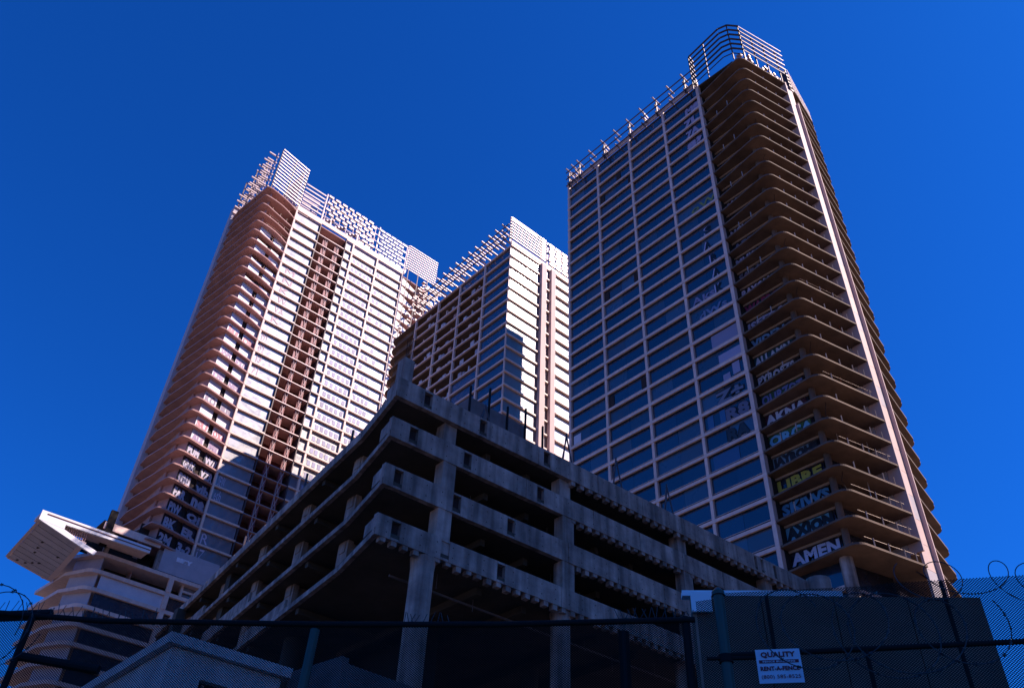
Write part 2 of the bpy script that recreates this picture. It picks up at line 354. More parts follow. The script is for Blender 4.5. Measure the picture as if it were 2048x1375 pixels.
    for k, s, c in [(28,'DAWN',(0.36,0.36,0.42)),(27,'SE',(0.30,0.24,0.03)),(26,'CK',(0.12,0.26,0.10)),(24,'GRE',(0.34,0.32,0.34)),(23,'SOS',(0.30,0.34,0.36)),(22,'LO',(0.10,0.2,0.07)),(21,'NE',(0.08,0.16,0.07)),(17,'WE',(0.4,0.38,0.42))]:
        matrix_put('lettering', text_mesh(s, 4.2, 1.9, ink(c), 0.05, wob=0.1, seed=k+5), T, (86.4, 41.45, z1(k+1)+0.35), dC+(0,), UP)
    for k in (27, 25, 22, 20, 18, 13):
        matrix_put('lettering', text_mesh(random.choice(['RE','OS','KB','ASH']), 2.6, 1.5, ink(random.choice([(0.3,0.28,0.34),(0.28,0.08,0.05),(0.03,0.03,0.05)])), 0.06, wob=0.12, seed=k), T, (93.28, 42.3, z1(k+1)+0.5), NX, UP)
    rr = random.Random(21)
    rust = ink((0.34, 0.10, 0.04))
    for q in range(34):
        k = rr.randint(1, 28); t = rr.uniform(0.2, 0.95); x = 84.6 + t*8.4; y = 39.4 - (x-84.6)*0.225 + rr.uniform(0.2, 1.4)
        if rr.random() < 0.4: MB().tube((x,y,z1(k)+0.13), (x+rr.uniform(-.1,.1),y,z1(k-1)-0.13), 0.06, 6).build('shoring_prop', rr.choice([rust, M['post'], M['black']]), T)
        else: MB().box(x, x+rr.uniform(0.3,1.2), y, y+0.4, z1(k)+0.13, z1(k)+rr.uniform(0.4,1.3)).build('stored_board', rr.choice([rust, M['post'], M['siding'], M['black']]), T)
    for k in range(2, 29):
        if rr.random() < 0.6:
            b = MB(); y0_ = 38.6 + rr.uniform(0, 0.6); h_ = rr.uniform(0.8, 1.8)
            b.add([(93.1,y0_,z1(k)+0.13),(93.25,y0_,z1(k)+0.13),(93.1,y0_+rr.uniform(.5,1.1),z1(k)+0.13),(93.15,y0_+0.2,z1(k)+0.13+h_)], [(0,1,2),(0,3,1),(1,3,2),(2,3,0)])
            b.build('leaning_offcut', rr.choice([rust, M['pilaster'], M['post']]), T)
    for k in range(2, 29, 3):
        MB().path([(84.5,39.6,z1(k)-0.14),(84.3,39.9,z1(k)-1.0-rr.random()),(84.6,39.5,z1(k+1)+0.3)], 0.03, 4).build('loose_cable', M['black'], T)
    # pilaster: two bright fins with a recessed panel, panel joints
    MB().wall((93.32,36.60), (93.62,36.57), 1.7, z1(28.4), z1(-0.1)).build('pilaster_fin', M['pilaster'], T)
    MB().wall((96.0,36.40), (96.3,36.44), 1.7, 0, z1(1.2)).build('pilaster_fin', M['pilaster'], T)
    for k in range(0, 40):
        MB().wall((93.64,37.0), (95.98,36.85), 0.3, z1(k+1)+0.02, z1(k)-0.02+(0.9 if k==0 else 0)).build('pilaster_panel', M['siding'] if k > 28 or k in (5,10,13,17,21,26) else M['pilaster'], T)
    # storeys below the balconies
    pB = MB().box(85.6, 85.66, 42.8, 48.9, -H1+0.13, -0.13).mesh('lower_window', M['glass_blue'])
    pD = MB().wall((86.3,42.6), (93.2,40.9), 0.06, -H1+0.13, -0.13).mesh('lower_window', M['glass_dark'])
    for k in range(29, 42):
        put('lower_window', pB, T, (0,0,z1(k))); put('lower_window', pD, T, (0,0,z1(k)))
        if k > 29:
            MB().box(85.1, 85.62, 42.6, 49.0, z1(k)-0.3, z1(k)+0.3).build('spandrel', M['frame'], T)
            MB().wall((86.1,42.4), (93.2,40.6), 0.4, z1(k)-0.25, z1(k)+0.25, 1).build('spandrel', M['frame'], T)
    MB().tube((85.2,42.0,0), (85.2,42.0,z1(29)-0.14), 0.75, 16).build('corner_column', M['concrete'], T)
    MB().box(96.5, 104, 42, 46, 0, z1(29)).build('lower_wall', M['siding'], T)
    MB().wall((106.9,52), (107.0,84), 0.2, 0, z1(-1)).build('rear_wall', M['frame'], T)
    MB().box(84.3, 107, 83.7, 83.95, 0, z1(-1)).build('end_wall', M['glass_blue'], T)
    roof = MB().prism([(84.1,83.9),(84.1,49.4),(84.6,41.5),(93.2,38),(106,40),(106.8,83.8)], z1(-1)-0.3, z1(-1)).build('roof', M['deck'], T)
    MB().box(88, 101, 44, 56, z1(-1)+0.01, z1(-1)+5).build('plant_room', M['interior'], T)
    # crown: three outrigger rails along face A
    cr = MB()
    for i, z in enumerate((144.8+1.6, 147.0+1.6, 149.2+1.6)):
        cr.box(82.85, 83.02, 49.0, 83.6, z-0.09, z+0.09)
    cr.build('crown_rail', M['steel_dark'], T)
    ypos = [82.9, 81.4] + [79.8-3.55*i for i in range(9)]
    for i, y in enumerate(ypos):
        for j, z in enumerate((146.6, 148.8, 151.0)):
            MB().tube((82.2 if j==2 else 82.6, y, z+0.15), (84.6, y, z-0.05), 0.17, 8).build('crown_outrigger', M['steel'], T)
        if i % 2 == 0: MB().box(83.1, 83.4, y-0.12, y+0.12, 146, 150.4).build('crown_post', M['steel_dark'], T)
        if i in (0, 1, 4, 7): 
            for zz in (147.2, 148.0, 149.4):
                MB().tube((82.9, y-0.6, zz), (84.2, y-0.5, zz-0.1), 0.16, 6).build('crown_outrigger', M['steel'], T)
    # crown over the balcony corner
    loop = [(84.3,49.3),(82.6,49.1),(82.0,41.6),(82.6,39.9),(84.3,38.6)]
    for i in range(6):
        z = 155.0 - 1.62*i
        b = MB()
        for a, c in zip(loop[:-1], loop[1:]): b.tube((a[0],a[1],z), (c[0],c[1],z), 0.19, 5); b.tube((a[0]+0.5,a[1]+0.3,z-0.75), (c[0]+0.5,c[1]+0.3,z-0.75), 0.1, 4)
        b.build('crown_ring', M['steel_dark'], T)
        if i < 5:
            MB().wall((84.3,38.6), (94.6,36.2), 0.12, z-0.1, z+0.14).build('crown_louvre', M['steel'], T)
            MB().wall((84.5,38.9), (94.5,36.6), 0.1, z-1.0, z-0.25).build('crown_screen', M['screen'], T)
    for (x, y) in [(82.6,49.1),(82.3,45.3),(82.6,39.9),(84.3,38.6)]:
        MB().box(x+0.0, x+0.18, y+0.1, y+0.28, z1(0)+0.2, 155.0).build('crown_post', M['steel_dark'], T)
    for t in (0.08, 0.35, 0.62, 0.9):
        x = 84.3+10.3*t; y = 38.85-2.4*t
        MB().box(x-0.09, x+0.09, y+0.3, y+0.5, z1(0)+0.2, 155.0).build('crown_post', M['steel_dark'], T)
    rr = random.Random(3)
    for i in range(34):
        t = rr.random()**1.3; x = 84.2 + 9.5*t; y = 39.2 - 2.3*t + rr.uniform(0.2, 1.2); z = 144.4 + rr.uniform(0, 3.4 - 2.0*t)
        MB().box(x-0.28, x+0.28, y-0.3, y+0.2, z-0.2, z+0.2).build('crown_bracket', M['steel'], T)
    for i in range(10):
        x = 95.0+i*1.12; y = 36.6+i*0.245
        MB().box(x, x+0.32, y, y+1.2, z1(0)+0.1, 149.5).build('crown_fin', M['steel_dark'], T)
    for i in range(5):
        MB().wall((94.9,36.2), (106.2,38.7), 0.1, 143.9+i*1.15, 144.35+i*1.15).build('crown_louvre', M['steel'], T)
    return T
INKB = mat('blue_curtain_cloth', (0.03, 0.12, 0.26), 0.5, rnd=0.2)
right_tower()

# ================================================================== centre tower
z2 = lambda k: 145.1 - 3.32*k
def centre_tower():
    T = thing('glass_tower', 'middle unfinished tower with open frame grid at left and dazzling sunlit glass at right', 'tower', (100, 120, 0))
    ys = [139.2, 130.0, 121.7, 112.5, 103.5]
    plate = [(85.3,103.6),(112,103.6),(112,150)] + [(88.5,151)] + arc(87.6, 148.9, 2.2, 95, 185, 5) + [(85.35,139)]
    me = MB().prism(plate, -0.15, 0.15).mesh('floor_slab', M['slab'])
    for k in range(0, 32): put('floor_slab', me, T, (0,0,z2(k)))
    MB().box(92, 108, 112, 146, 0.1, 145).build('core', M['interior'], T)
    MB().box(85.4, 111.9, 103.7, 150, 0.1, z2(32)).build('lower_block', M['deck'], T)
    sp = MB().box(84.98, 85.34, 103.45, 139.5, -0.22, 0.22).mesh('spandrel', M['frame'])
    spb = MB().box(84.93, 94.0, 103.2, 103.54, -0.2, 0.2).mesh('spandrel', M['frame'])
    spc = MB().box(95.6, 97.0, 103.1, 103.52, -0.16, 0.16).mesh('spandrel', M['frame'])
    spd = MB().box(99.0, 112, 103.05, 103.52, -0.16, 0.16).mesh('spandrel', M['frame'])
    pa = MB().box(85.35, 94.0, 103.56, 103.61, -3.12, -0.2).mesh('window_pane', M['glass_sun'])
    pb = MB().box(95.5, 96.9, 103.56, 103.61, -3.12, -0.2).mesh('window_pane', M['glass_sun'])
    pc = MB().box(98.4, 105.2, 103.56, 103.61, -3.12, -0.2).mesh('window_pane', M['glass_sun'])
    pd = MB().box(105.3, 112, 103.56, 103.61, -3.12, -0.2).mesh('window_pane', M['glass_sun'])
    for k in range(0, 32):
        put('spandrel', sp, T, (0,0,z2(k)))
        for m_ in (spb, spc, spd): put('spandrel', m_, T, (0,0,z2(k)))
        for m_ in (pa, pb, pc, pd): put('window_pane', m_, T, (0,0,z2(k)))
    for i, y in enumerate(ys):
        MB().box(85.02, 85.5, y-(0.24 if i<4 else -0.1), y+(0.24 if i<4 else 0.3), 0, z2(0)+0.2).build('mullion', M['frame'], T)
    for x0, x1_ in [(94.1,95.5),(97.1,98.4)]:
        MB().box(x0, x1_, 102.7, 103.6, 0, z2(0)+0.3).build('pilaster', M['pilaster'], T)
    MB().box(84.9, 112, 103.1, 103.5, z2(0)+0.25, z2(0)+1.3).build('parapet', M['frame'], T)
    # glass on the left face: two bays right, rest open frames from storey 2 down
    for j in range(4):
        ya, yb = ys[j+1], ys[j]
        me = MB().box(85.40, 85.45, ya+0.25, yb-0.25, -3.1, -0.22).mesh('window_pane', M['glass_blue'])
        for k in range(0, 32):
            if j == 3 or (j == 2 and (k > 8 or k < 1)) or (j < 2 and k > 16):
                put('window_pane', me, T, (0,0,z2(k)))
    # what shows inside the open bays: struts, half walls, hoses
    rr = random.Random(11)
    for k in range(0, 16):
        for j in range(0, 3):
            ya, yb = ys[j+1], ys[j]
            if j == 2 and k > 8: continue
            MB().box(87.4, 87.6, ya+rr.uniform(0.3,3), yb-rr.uniform(0.3,2), z2(k+1)+0.16, z2(k)-0.16-rr.uniform(0,1.2)).build('inner_wall', rr.choice([M['shaft'], M['siding'], M['interior'], M['slab_pink']]), T)
            for q in range(4):
                y = rr.uniform(ya+0.6, yb-1.4)
                MB().box(85.7, 85.7+rr.uniform(0.1,0.9), y, y+rr.uniform(0.2,1.3), z2(k+1)+0.16, z2(k+1)+rr.uniform(0.9,2.6)).build('inner_panel', rr.choice([M['film'], M['siding'], M['slab_pink'], M['frame'], M['film']]), T)
            y = rr.uniform(ya+1, yb-2)
            MB().path([(86.0,y,z2(k+1)+0.4),(86.1,y+0.5,z2(k+1)+1.6),(86.0,y+1.4,z2(k+1)+1.7),(86.0,y+1.8,z2(k+1)+0.6)], 0.09).build('hose', M['white'], T)
    # louvred crown
    for i in range(8):
        z = 153.9 - 0.95*i
        MB().box(84.5, 93.9, 103.0, 103.25, z-0.12, z+0.12).build('crown_louvre', M['steel'], T)
        MB().box(94.1, 95.4, 103.0, 103.25, z-0.28, z+0.22).build('crown_louvre', M['steel'], T)
    MB().box(85.4, 93.5, 104.4, 104.55, 155.2, 155.5).build('crown_rail', M['steel'], T)
    for i in range(6):
        for j in range(7):
            x = 96.4 + j*2.1 + (i%2)*0.25
            MB().box(x, x+1.7, 102.9, 103.3, 153.4-i*1.25-0.42, 153.4-i*1.25+0.35).build('crown_panel', M['steel'], T)
    for x in (84.6, 94.0, 96.2, 104, 111.5):
        MB().box(x-0.15, x+0.15, 103.3, 103.6, 146, 154.2).build('crown_post', M['steel'], T)
    for i in range(3):
        z = 147.2 + 2.1*i
        MB().box(83.9, 84.1, 103.4, 139.8, z-0.09, z+0.09).build('crown_rail', M['steel_dark'], T)
        for j in range(15):
            y = 104.8 + 2.45*j
            MB().tube((83.0, y, z+0.2), (86.4, y, z), 0.21, 7).build('crown_outrigger', M['steel'], T)
            if (j+i) % 3 == 0: MB().tube((83.4, y+0.8, z-0.9), (86.0, y+0.8, z-1.0), 0.2, 7).build('crown_outrigger', M['steel'], T)
    MB().box(86, 111, 104.4, 138, 145.4, 145.6).build('roof', M['deck'], T)
    # rods on the left end balconies
    for k in range(2, 14):
        MB().tube((86.0,141.5,z2(k)+0.15), (86.0,141.5,z2(k)+1.3), 0.06, 5).build('railing_post', M['post'], T)
    MB().box(86.5, 88, 139.6, 149, 0, z2(0)).build('balcony_wall', M['slab'], T)
centre_tower()

# ================================================================== left tower
z3 = lambda j: 162.14 - 3.315*j
def left_tower():
    T = thing('residential_tower', 'leftmost unfinished tower, pink balconies, dark red open shaft down its pale glass face', 'tower', (70, 175, 0))
    YF = 159.0
    n = 10
    def outline(amp):
        bulge = [(54.5 - 8.6*t, YF - 0.2 - 2.3*t - amp*math.sin(math.pi*t)) for t in [i/n for i in range(n+1)]]
        p = [(100,178),(100.9,161.5)] + [(99.9, YF+0.4),(90.0,YF),(54.6,YF)] + bulge + arc(45.0, 157.35, 0.8, 255, 185, 4) + [(43.4,164),(42.6,170.0),(43.0,178)]
        return p[::-1]
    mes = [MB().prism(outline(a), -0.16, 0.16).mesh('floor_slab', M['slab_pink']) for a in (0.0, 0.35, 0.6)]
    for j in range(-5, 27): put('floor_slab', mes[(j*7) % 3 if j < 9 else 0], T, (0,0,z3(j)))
    base = [(36.3,YF),(90.4,YF),(92,178),(43,178),(36.3,166)]
    mb = MB().prism(base, -0.16, 0.16).mesh('floor_slab', M['frame'])
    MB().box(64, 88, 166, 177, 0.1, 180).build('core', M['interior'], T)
    # glass face
    cols = [54.4, 62.0, 70.6, 72.9, 81.1, 90.0]
    panes = []
    for a, c in [(54.4,62.0),(70.6,72.9),(72.9,81.1),(81.1,90.0)]:
        panes.append(MB().box(a+0.2, c-0.2, YF+0.15, YF+0.2, -3.1, -0.2).mesh('window_pane', M['glass_sun']))
    sps = [MB().box(a-0.1, c+0.1, YF-0.42, YF+0.02, -0.19, 0.19).mesh('spandrel', M['frame']) for a, c in [(54.4,62.0),(70.6,90.0)]]
    for j in range(-5, 32):
        for s_ in sps: put('spandrel', s_, T, (0,0,z3(j)+(0.5 if j==-5 else 0)))
        for p_ in panes:
            put('window_pane', p_, T, (0,0,z3(j)))
    for x in (54.4, 72.9, 81.1, 90.0):
        MB().box(x-0.22, x+0.22, YF-0.36, YF+0.3, 60, z3(-5)+0.6).build('mullion', M['frame'], T)
    for x in (62.05, 70.5):
        MB().box(x-0.12, x+0.12, YF-0.30, YF+3, 30, z3(-5)+0.6).build('shaft_edge', M['steel_dark'], T)
    # stickers on panes: five per pane per storey
    stk = MB().box(-0.42, 0.42, YF+0.09, YF+0.14, 0, 1.25).mesh('window_sticker', M['paper'])
    rr = random.Random(5)
    for j in range(-4, 22):
        for a, c, nn in [(73.3,80.8,5),(81.6,89.6,4)]:
            for q in range(nn):
                if (a > 81 and rr.random() < 0.45): continue
                x = a + (q+0.7)*(c-a)/(nn+0.5) + rr.uniform(-0.1,0.1)
                if nn == 4: x = a + 0.9 + q*1.2
                put('window_sticker', stk, T, (x, 0, z3(j+1)+0.75)) if q < 5 else None
    # the shaft: recessed, two steel masts, thin floor edges, reddish back
    MB().box(62.1, 70.4, YF+3.2, YF+3.4, 30, z3(-5)).build('shaft_back', M['shaft'], T)
    fe = MB().box(62.2, 70.4, YF+1.9, YF+3.2, -0.09, 0.09).mesh('shaft_floor', M['shaft'])
    fl = MB().box(62.2, 70.4, YF-0.2, YF+0.0, -0.09, 0.09).mesh('floor_edge', M['steel'])
    for j in range(-4, 32):
        put('shaft_floor', fe, T, (0,0,z3(j))); put('floor_edge', fl, T, (0,0,z3(j)))
    for x in (64.9, 68.6):
        MB().box(x-0.55, x+0.55, YF+0.35, YF+0.9, 40, z3(-4)).build('hoist_mast', M['mast'], T)
        for j in range(-4, 31):
            if j < 9:
                MB().box(x-1.0, x-0.6, YF+0.1, YF+0.34, z3(j+1)+0.3, z3(j+1)+2.4).build('mast_tie', M['slab_pink'], T)
            b = MB(); b.tube((x-0.45,YF+0.2,z3(j+1)), (x+0.45,YF+0.2,z3(j)), 0.07, 4); b.tube((x+0.45,YF+0.2,z3(j+1)), (x-0.45,YF+0.2,z3(j)), 0.07, 4)
            b.build('mast_lattice', M['pilaster'], T)
    for x in (64.3, 67.9):
        MB().box(x-0.08, x+0.08, YF-0.35, YF-0.2, 40, z3(19)).build('hoist_rail', M['steel'], T)
    for q in range(26):
        x = rr.choice([63.2, 66.8]) + rr.uniform(0,0.8); j = rr.randint(-3, 16)
        MB().box(x, x+rr.uniform(0.2,0.9), YF+2.0, YF+2.2, z3(j+1)+0.1, z3(j+1)+rr.uniform(0.8,2.6)).build('loose_board', rr.choice([M['slab_pink'],M['pilaster'],M['shaft']]), T)
    # balcony back wall: pale boards with a dark gap, one set per storey
    words = ['2M', '3-2', 'BK', 'ER.', 'PIW', 'QI', 'FAR', 'OI', 'ALS', 'MID', 'GNX', 'VZR', 'KOSA', 'W///', 'PN', 'VIK', 'DRE', 'JAM', 'OXA', 'LUP']
    d3 = Vector((7.9, 2.1)).normalized(); o3 = Vector((46.4, YF-1.35))
    def q3(t, off=0.0): return (o3.x + d3.x*t - d3.y*off, o3.y + d3.y*t + d3.x*off)
    gA = MB().wall(q3(0), q3(3.35), 0.06, -3.15, -0.16).mesh('balcony_board', M['film'])
    gB = MB().wall(q3(4.6), q3(8.1), 0.06, -3.15, -0.16).mesh('balcony_board', M['film'])
    gC = MB().wall(q3(3.35, 0.3), q3(4.6, 0.3), 0.06, -3.15, -0.16).mesh('dark_gap', M['void'])
    hA = MB().wall(q3(0), q3(3.35), 0.06, -3.15, -1.5).mesh('balcony_board', M['film'])
    hB = MB().wall(q3(4.6), q3(8.1), 0.06, -3.15, -1.1).mesh('balcony_board', M['film'])
    bk = MB().wall(q3(0, 1.3), q3(8.1, 1.3), 0.06, -3.15, -0.16).mesh('back_wall', M['interior'])
    dk = MB().wall(q3(0), q3(3.35), 0.06, -3.15, -0.16).mesh('balcony_window', M['glass_dark'])
    dk2 = MB().wall(q3(4.6), q3(8.1), 0.06, -3.15, -0.16).mesh('balcony_window', M['glass_dark'])
    ret = MB().wall((46.3, YF-1.2), (44.9, YF+2.5), 0.06, -3.15, -0.16, -1).mesh('side_board', M['slab_pink'])
    rp = MB().tube((0,0,0.16), (0,0,1.3), 0.05, 5).mesh('railing_post', M['post'])
    for j in range(-5, 26):
        L = (0,0,z3(j)); put('back_wall', bk, T, L); put('side_board', ret, T, L)
        if j >= -1:
            if j < 5 and j % 2 == 0: put('balcony_board', hA, T, L); put('balcony_board', hB, T, L)
            elif j < 19: put('balcony_board', gA, T, L); put('balcony_board', gB, T, L)
            else: put('balcony_window', dk, T, L); put('balcony_window', dk2, T, L)
            put('dark_gap', gC, T, L)
        if j < 7:
            for x in (47.6, 50.2, 52.3): put('railing_post', rp, T, (x, YF-1.6+(x-47.6)*0.2, z3(j+1)))
        if -4 < j < 0:
            zz = z3(j+1)+1.4
            MB().path([(47.0,YF-1.7,zz),(50,YF-1.3,zz),(54,YF-0.4,zz)], 0.05).build('handrail', M['post'], T)
    for j, a, c in [(25,'2M','3-2'),(24,'BK','ER.'),(23,'PIW','QI'),(22,'FAR','ne'),(21,'mu','vib'),(20,'GNX','VZR'),(19,'PUM','W//'),(18,'ALS','MD'),(17,'SU','OXA'),(15,'KO','RIL'),(13,'DE','NEV'),(11,'JAM','EXO'),(9,'lu','OM')]:
        c1 = (0.40,0.37,0.47) if j >= 19 else random.choice([(0.25,0.16,0.3),(0.4,0.12,0.16),(0.2,0.2,0.34),(0.16,0.12,0.2)])
        matrix_put('lettering', text_mesh(a, 2.9, 2.1, ink(c1), 0.06, wob=0.08, seed=j), T, (*q3(0.25,-0.03), z3(j+1)+0.5), (d3.x,d3.y,0), UP)
        matrix_put('lettering', text_mesh(c, 3.3, 2.0, ink(c1), 0.06, wob=0.08, seed=j+50), T, (*q3(4.75,-0.03), z3(j+1)+0.5), (d3.x,d3.y,0), UP)
    for j, s in [(1,'M'),(2,'N'),(3,'K'),(4,'W'),(5,'VA'),(6,'K'),(8,'D2'),(9,'02'),(10,'J3'),(11,'71'),(20,'SEW'),(21,'eth'),(24,'R'),(25,'iZ'),(26,'=S=')]:
        big = j < 7
        matrix_put('lettering', text_mesh(s, 2.6 if big else 1.5, 2.2, ink((0.42,0.28,0.32) if j < 20 else (0.6,0.5,0.62)), 0.0, wob=0.1, seed=j), T, (56.2 if big else 55.2, YF+0.10, z3(j+1)+0.5), NY, UP)
    # left pilaster strip and side walls
    MB().box(42.4, 43.7, 174.0, 176.5, 62, 184).build('pilaster', M['siding'], T)
    MB().box(44.6, 63, 176, 177.5, 40, 180).build('rear_wall', M['slab_pink'], T)
    MB().box(44.8, 45.1, 160.5, 176, 62, z3(-5)).build('side_wall', M['slab_pink'], T)
    # right end balconies: slanted pale boards and scaffold
    MB().box(90.3, 100.5, YF+1.8, YF+2.0, 60, z3(-5)).build('end_wall', M['slab_pink'], T)
    for j in range(-5, 20):
        b = MB(); b.add([(90.3,YF+0.2,z3(j)-0.2),(90.3,YF+0.2,z3(j+1)+0.2),(96.5,YF+0.2,z3(j+1)+0.2),(90.3,YF+0.5,z3(j)-0.2),(90.3,YF+0.5,z3(j+1)+0.2),(96.5,YF+0.5,z3(j+1)+0.2)], [(0,1,2),(3,5,4),(0,3,4,1),(1,4,5,2),(2,5,3,0)])
        b.build('slanted_board', M['film'], T)
    rr = random.Random(9)
    b = MB()
    for i in range(260):
        z = 112 + rr.random()*68; lo = 96 + (z-112)*0.03; x = rr.uniform(91+max(0,(z-160))*0.25, 102)
        b.box(x, x+rr.uniform(0.3,1.4), YF-1.4, YF-1.2+rr.uniform(0,0.9), z, z+rr.uniform(0.12,0.3))
    stuff(b.build('scaffold_boards', M['steel'], T))
    for x in (91, 94.5, 98, 101.5):
        MB().box(x-0.1, x+0.1, YF-1.5, YF-1.3, 100, 182).build('scaffold_post', M['steel_dark'], T)
    # crown, corner block of long louvres
    for i in range(13):
        z = 195.9 - 1.25*i
        if z < 180.5: break
        MB().wall((45.3,157.0), (54.6,158.6), 0.2, z-0.11, z+0.12).build('crown_louvre', M['steel'], T)
        MB().wall((53.6,159.0), (53.8,176), 0.2, z-0.12, z+0.12).build('crown_louvre', M['steel'], T)
        for q in range(6):
            y = 158.5 + q*3.0
            if z > 195.6 - q*1.0: continue
            if i % 2 == 0: MB().box(42.2, 45.0, y, y+0.35, z-0.2, z+0.2).build('crown_outrigger', M['steel'], T)
    for (x, y) in [(45.3,157.2),(50,158),(54.5,158.9),(44.0,163),(43.6,169),(43.4,175)]:
        MB().box(x-0.15, x+0.15, y, y+0.3, 178.5, 195.8).build('crown_post', M['steel_dark'], T)
    for i in range(6):
        z = 190.6 - 1.6*i
        MB().box(54.9, 61.3, YF-0.3, YF-0.1, z-0.25, z+0.2).build('crown_louvre', M['steel'], T)
        MB().box(54.9, 61.3, YF+3, YF+3.2, z-0.6, z-0.3).build('crown_louvre', M['steel'], T)
    MB().box(54.6, 61.5, YF+5, YF+5.3, 181, 186).build('crown_screen', M['steel_dark'], T)
    for q in range(6):
        p_ = (46.0+q*1.6, 157.35+q*0.275); MB().box(p_[0], p_[0]+0.12, p_[1]+0.1, p_[1]+0.22, 180, 195.8).build('crown_stud', M['steel'], T)
        MB().box(44.6-q*0.1, 44.75-q*0.1, 158.6+q*3, 158.75+q*3, 178.6, 195.0-q).build('crown_stud', M['steel'], T)
    for q in range(13):
        MB().box(62.6+q*2.3, 62.7+q*2.3, YF+0.0, YF+0.1, 180.8, 191.6).build('crown_stud', M['steel'], T)
    for z in (183.2, 185.9, 188.6, 191.2):
        MB().box(62, 90.6, YF+0.11, YF+0.2, z-0.07, z+0.07).build('crown_purlin', M['steel'], T)
    # basket weave panels, middle
    def weave(x0, x1, z0, z1_, dx, mm, Y=YF-0.3, frac=0.72):
        i = 0; z = z1_
        while z > z0:
            x = x0 + (dx*0.5 if i % 2 else 0)
            while x + dx*frac < x1:
                MB().box(x, x+dx*frac, Y, Y+0.25, z-0.72, z).build('crown_panel', mm, T); x += dx
            z -= 1.36; i += 1
    weave(62.2, 79.5, 184.5, 191.8, 2.3, M['steel'], frac=0.66)
    weave(74.0, 80.0, 181.5, 184.4, 2.3, M['steel'])
    weave(80.2, 90.6, 181.4, 191.2, 2.0, M['film'], frac=0.80)
    b = MB()
    for i in range(5): b.box(62, 80, YF+1.5, YF+1.7, 182.0+i*2.0, 182.35+i*2.0)
    b.build('crown_rail', M['steel'], T)
    for x in (61.8, 64.6, 73.6, 80.1, 90.8):
        MB().box(x-0.16, x+0.16, YF-0.05, YF+0.25, 180.6, 192).build('crown_post', M['steel'], T)
    for i in range(12):
        MB().box(62.2+i*0.95, 62.7+i*0.95, YF-0.35, YF+1.2, 181+ (i%4)*0.7, 181.5+(i%4)*0.7).build('crown_bracket', M['steel'], T)
    for i in range(11):
        z = 191.9 - 0.95*i
        MB().box(90.9, 101.6, YF-0.4, YF-0.15, z-0.11, z+0.10).build('crown_louvre', M['steel'], T)
    # parapet
    MB().box(54.3, 90.5, YF-0.3, YF, 179.6, 181.0).build('parapet', M['frame'], T)
    # plain lower glass
    for k in range(3):
        MB().box(54.6, 61.8, YF-0.02, YF+0.02, 0, 1).mesh('x', None) if False else None
    return T
resize(left_tower(), 1.1)

# ------------------------------------------------------------------ low wing of the left tower
def low_wing():
    T = thing('low_wing', 'low curved wing with ribbon windows and an upturned box roof at far left', 'building', (45, 165, 0))
    YF = 157.6
    zs = [70.75 - 3.32*i*0.985 for i in range(0, 20)]
    poly = [(90,YF),(90,176),(33.5,176),(34.6,163.5)] + arc(38.8, 159.9, 2.3, 190, 265, 6)
    me = MB().prism(poly[::1], -0.34, 0.34).mesh('floor_slab', M['frame'])
    gl = [MB().box(a, c, YF+0.6, YF+0.66, -3.0, -0.35).mesh('ribbon_window', M['glass_dark'] ) for a, c in [(39.4,51.4),(51.9,60.5),(61,74),(74.5,89)]]
    fm = MB().box(39.4, 51.4, YF+0.5, YF+0.58, -2.9, -0.4).mesh('white_panel', M['film'])
    pl = MB().box(51.2, 52.1, YF-0.1, YF+0.55, -2.92, -0.33).mesh('upright', M['frame'])
    sd = MB().wall((39.0,158.5), (35.8,163.5), 0.2, -2.95, -0.34).mesh('side_panel', M['siding'])
    for i, z in enumerate(zs):
        if z < 2: break
        put('floor_slab', me, T, (0,0,z))
        if i == 0:
            MB().box(40.6, 90, YF+5, YF+5.2, z-2.9, z-0.35).build('recess_wall', M['interior'], T)
        else:
            for g in gl: put('ribbon_window', g, T, (0,0,z))
            if i == 1: put('white_panel', fm, T, (0,0,z))
        put('upright', pl, T, (0,0,z)); put('side_panel', sd, T, (0,0,z))
    # open terrace band between wing and tower, grey wall with tags
    MB().box(48.6, 60.0, YF+0.2, YF+0.4, 71.3, 76.2).build('grey_wall', M['siding'], T)
    MB().box(60.0, 88, YF+0.2, YF+0.4, 71.3, 75.4).build('grey_wall', M['siding'], T)
    matrix_put('lettering', text_mesh('BERY', 3.2, 0.9, ink(WHITE), 0.1), T, (51.4, YF+0.15, 74.0), NY, UP)
    MB().box(36.6, 47.6, YF-0.3, YF, 75.2, 76.6).build('roof_band', M['frame'], T)
    MB().box(37.0, 48.4, YF+5.5, YF+5.7, 71.3, 76.8).build('recess_wall', M['interior'], T)
    MB().box(36.4, 48.2, YF+0.1, YF+14, 76.65, 76.9).build('roof', M['deck'], T)
    for x in (38.6, 48.2): MB().box(x-0.45, x+0.45, YF+0.3, YF+1.1, 71.3, 75.2).build('column', M['concrete'], T)
    MB().box(36.9, 38.2, YF-0.5, YF+0.2, 72, 79).build('hoist_frame', M['black'], T)
    # dark storeys right under the left tower: recess with one glazed bay
    MB().box(43.6, 50.6, YF+2.4, YF+2.6, 76.3, 80.0).build('recess_wall', M['void'], T)
    return T
resize(low_wing(), 1.1)

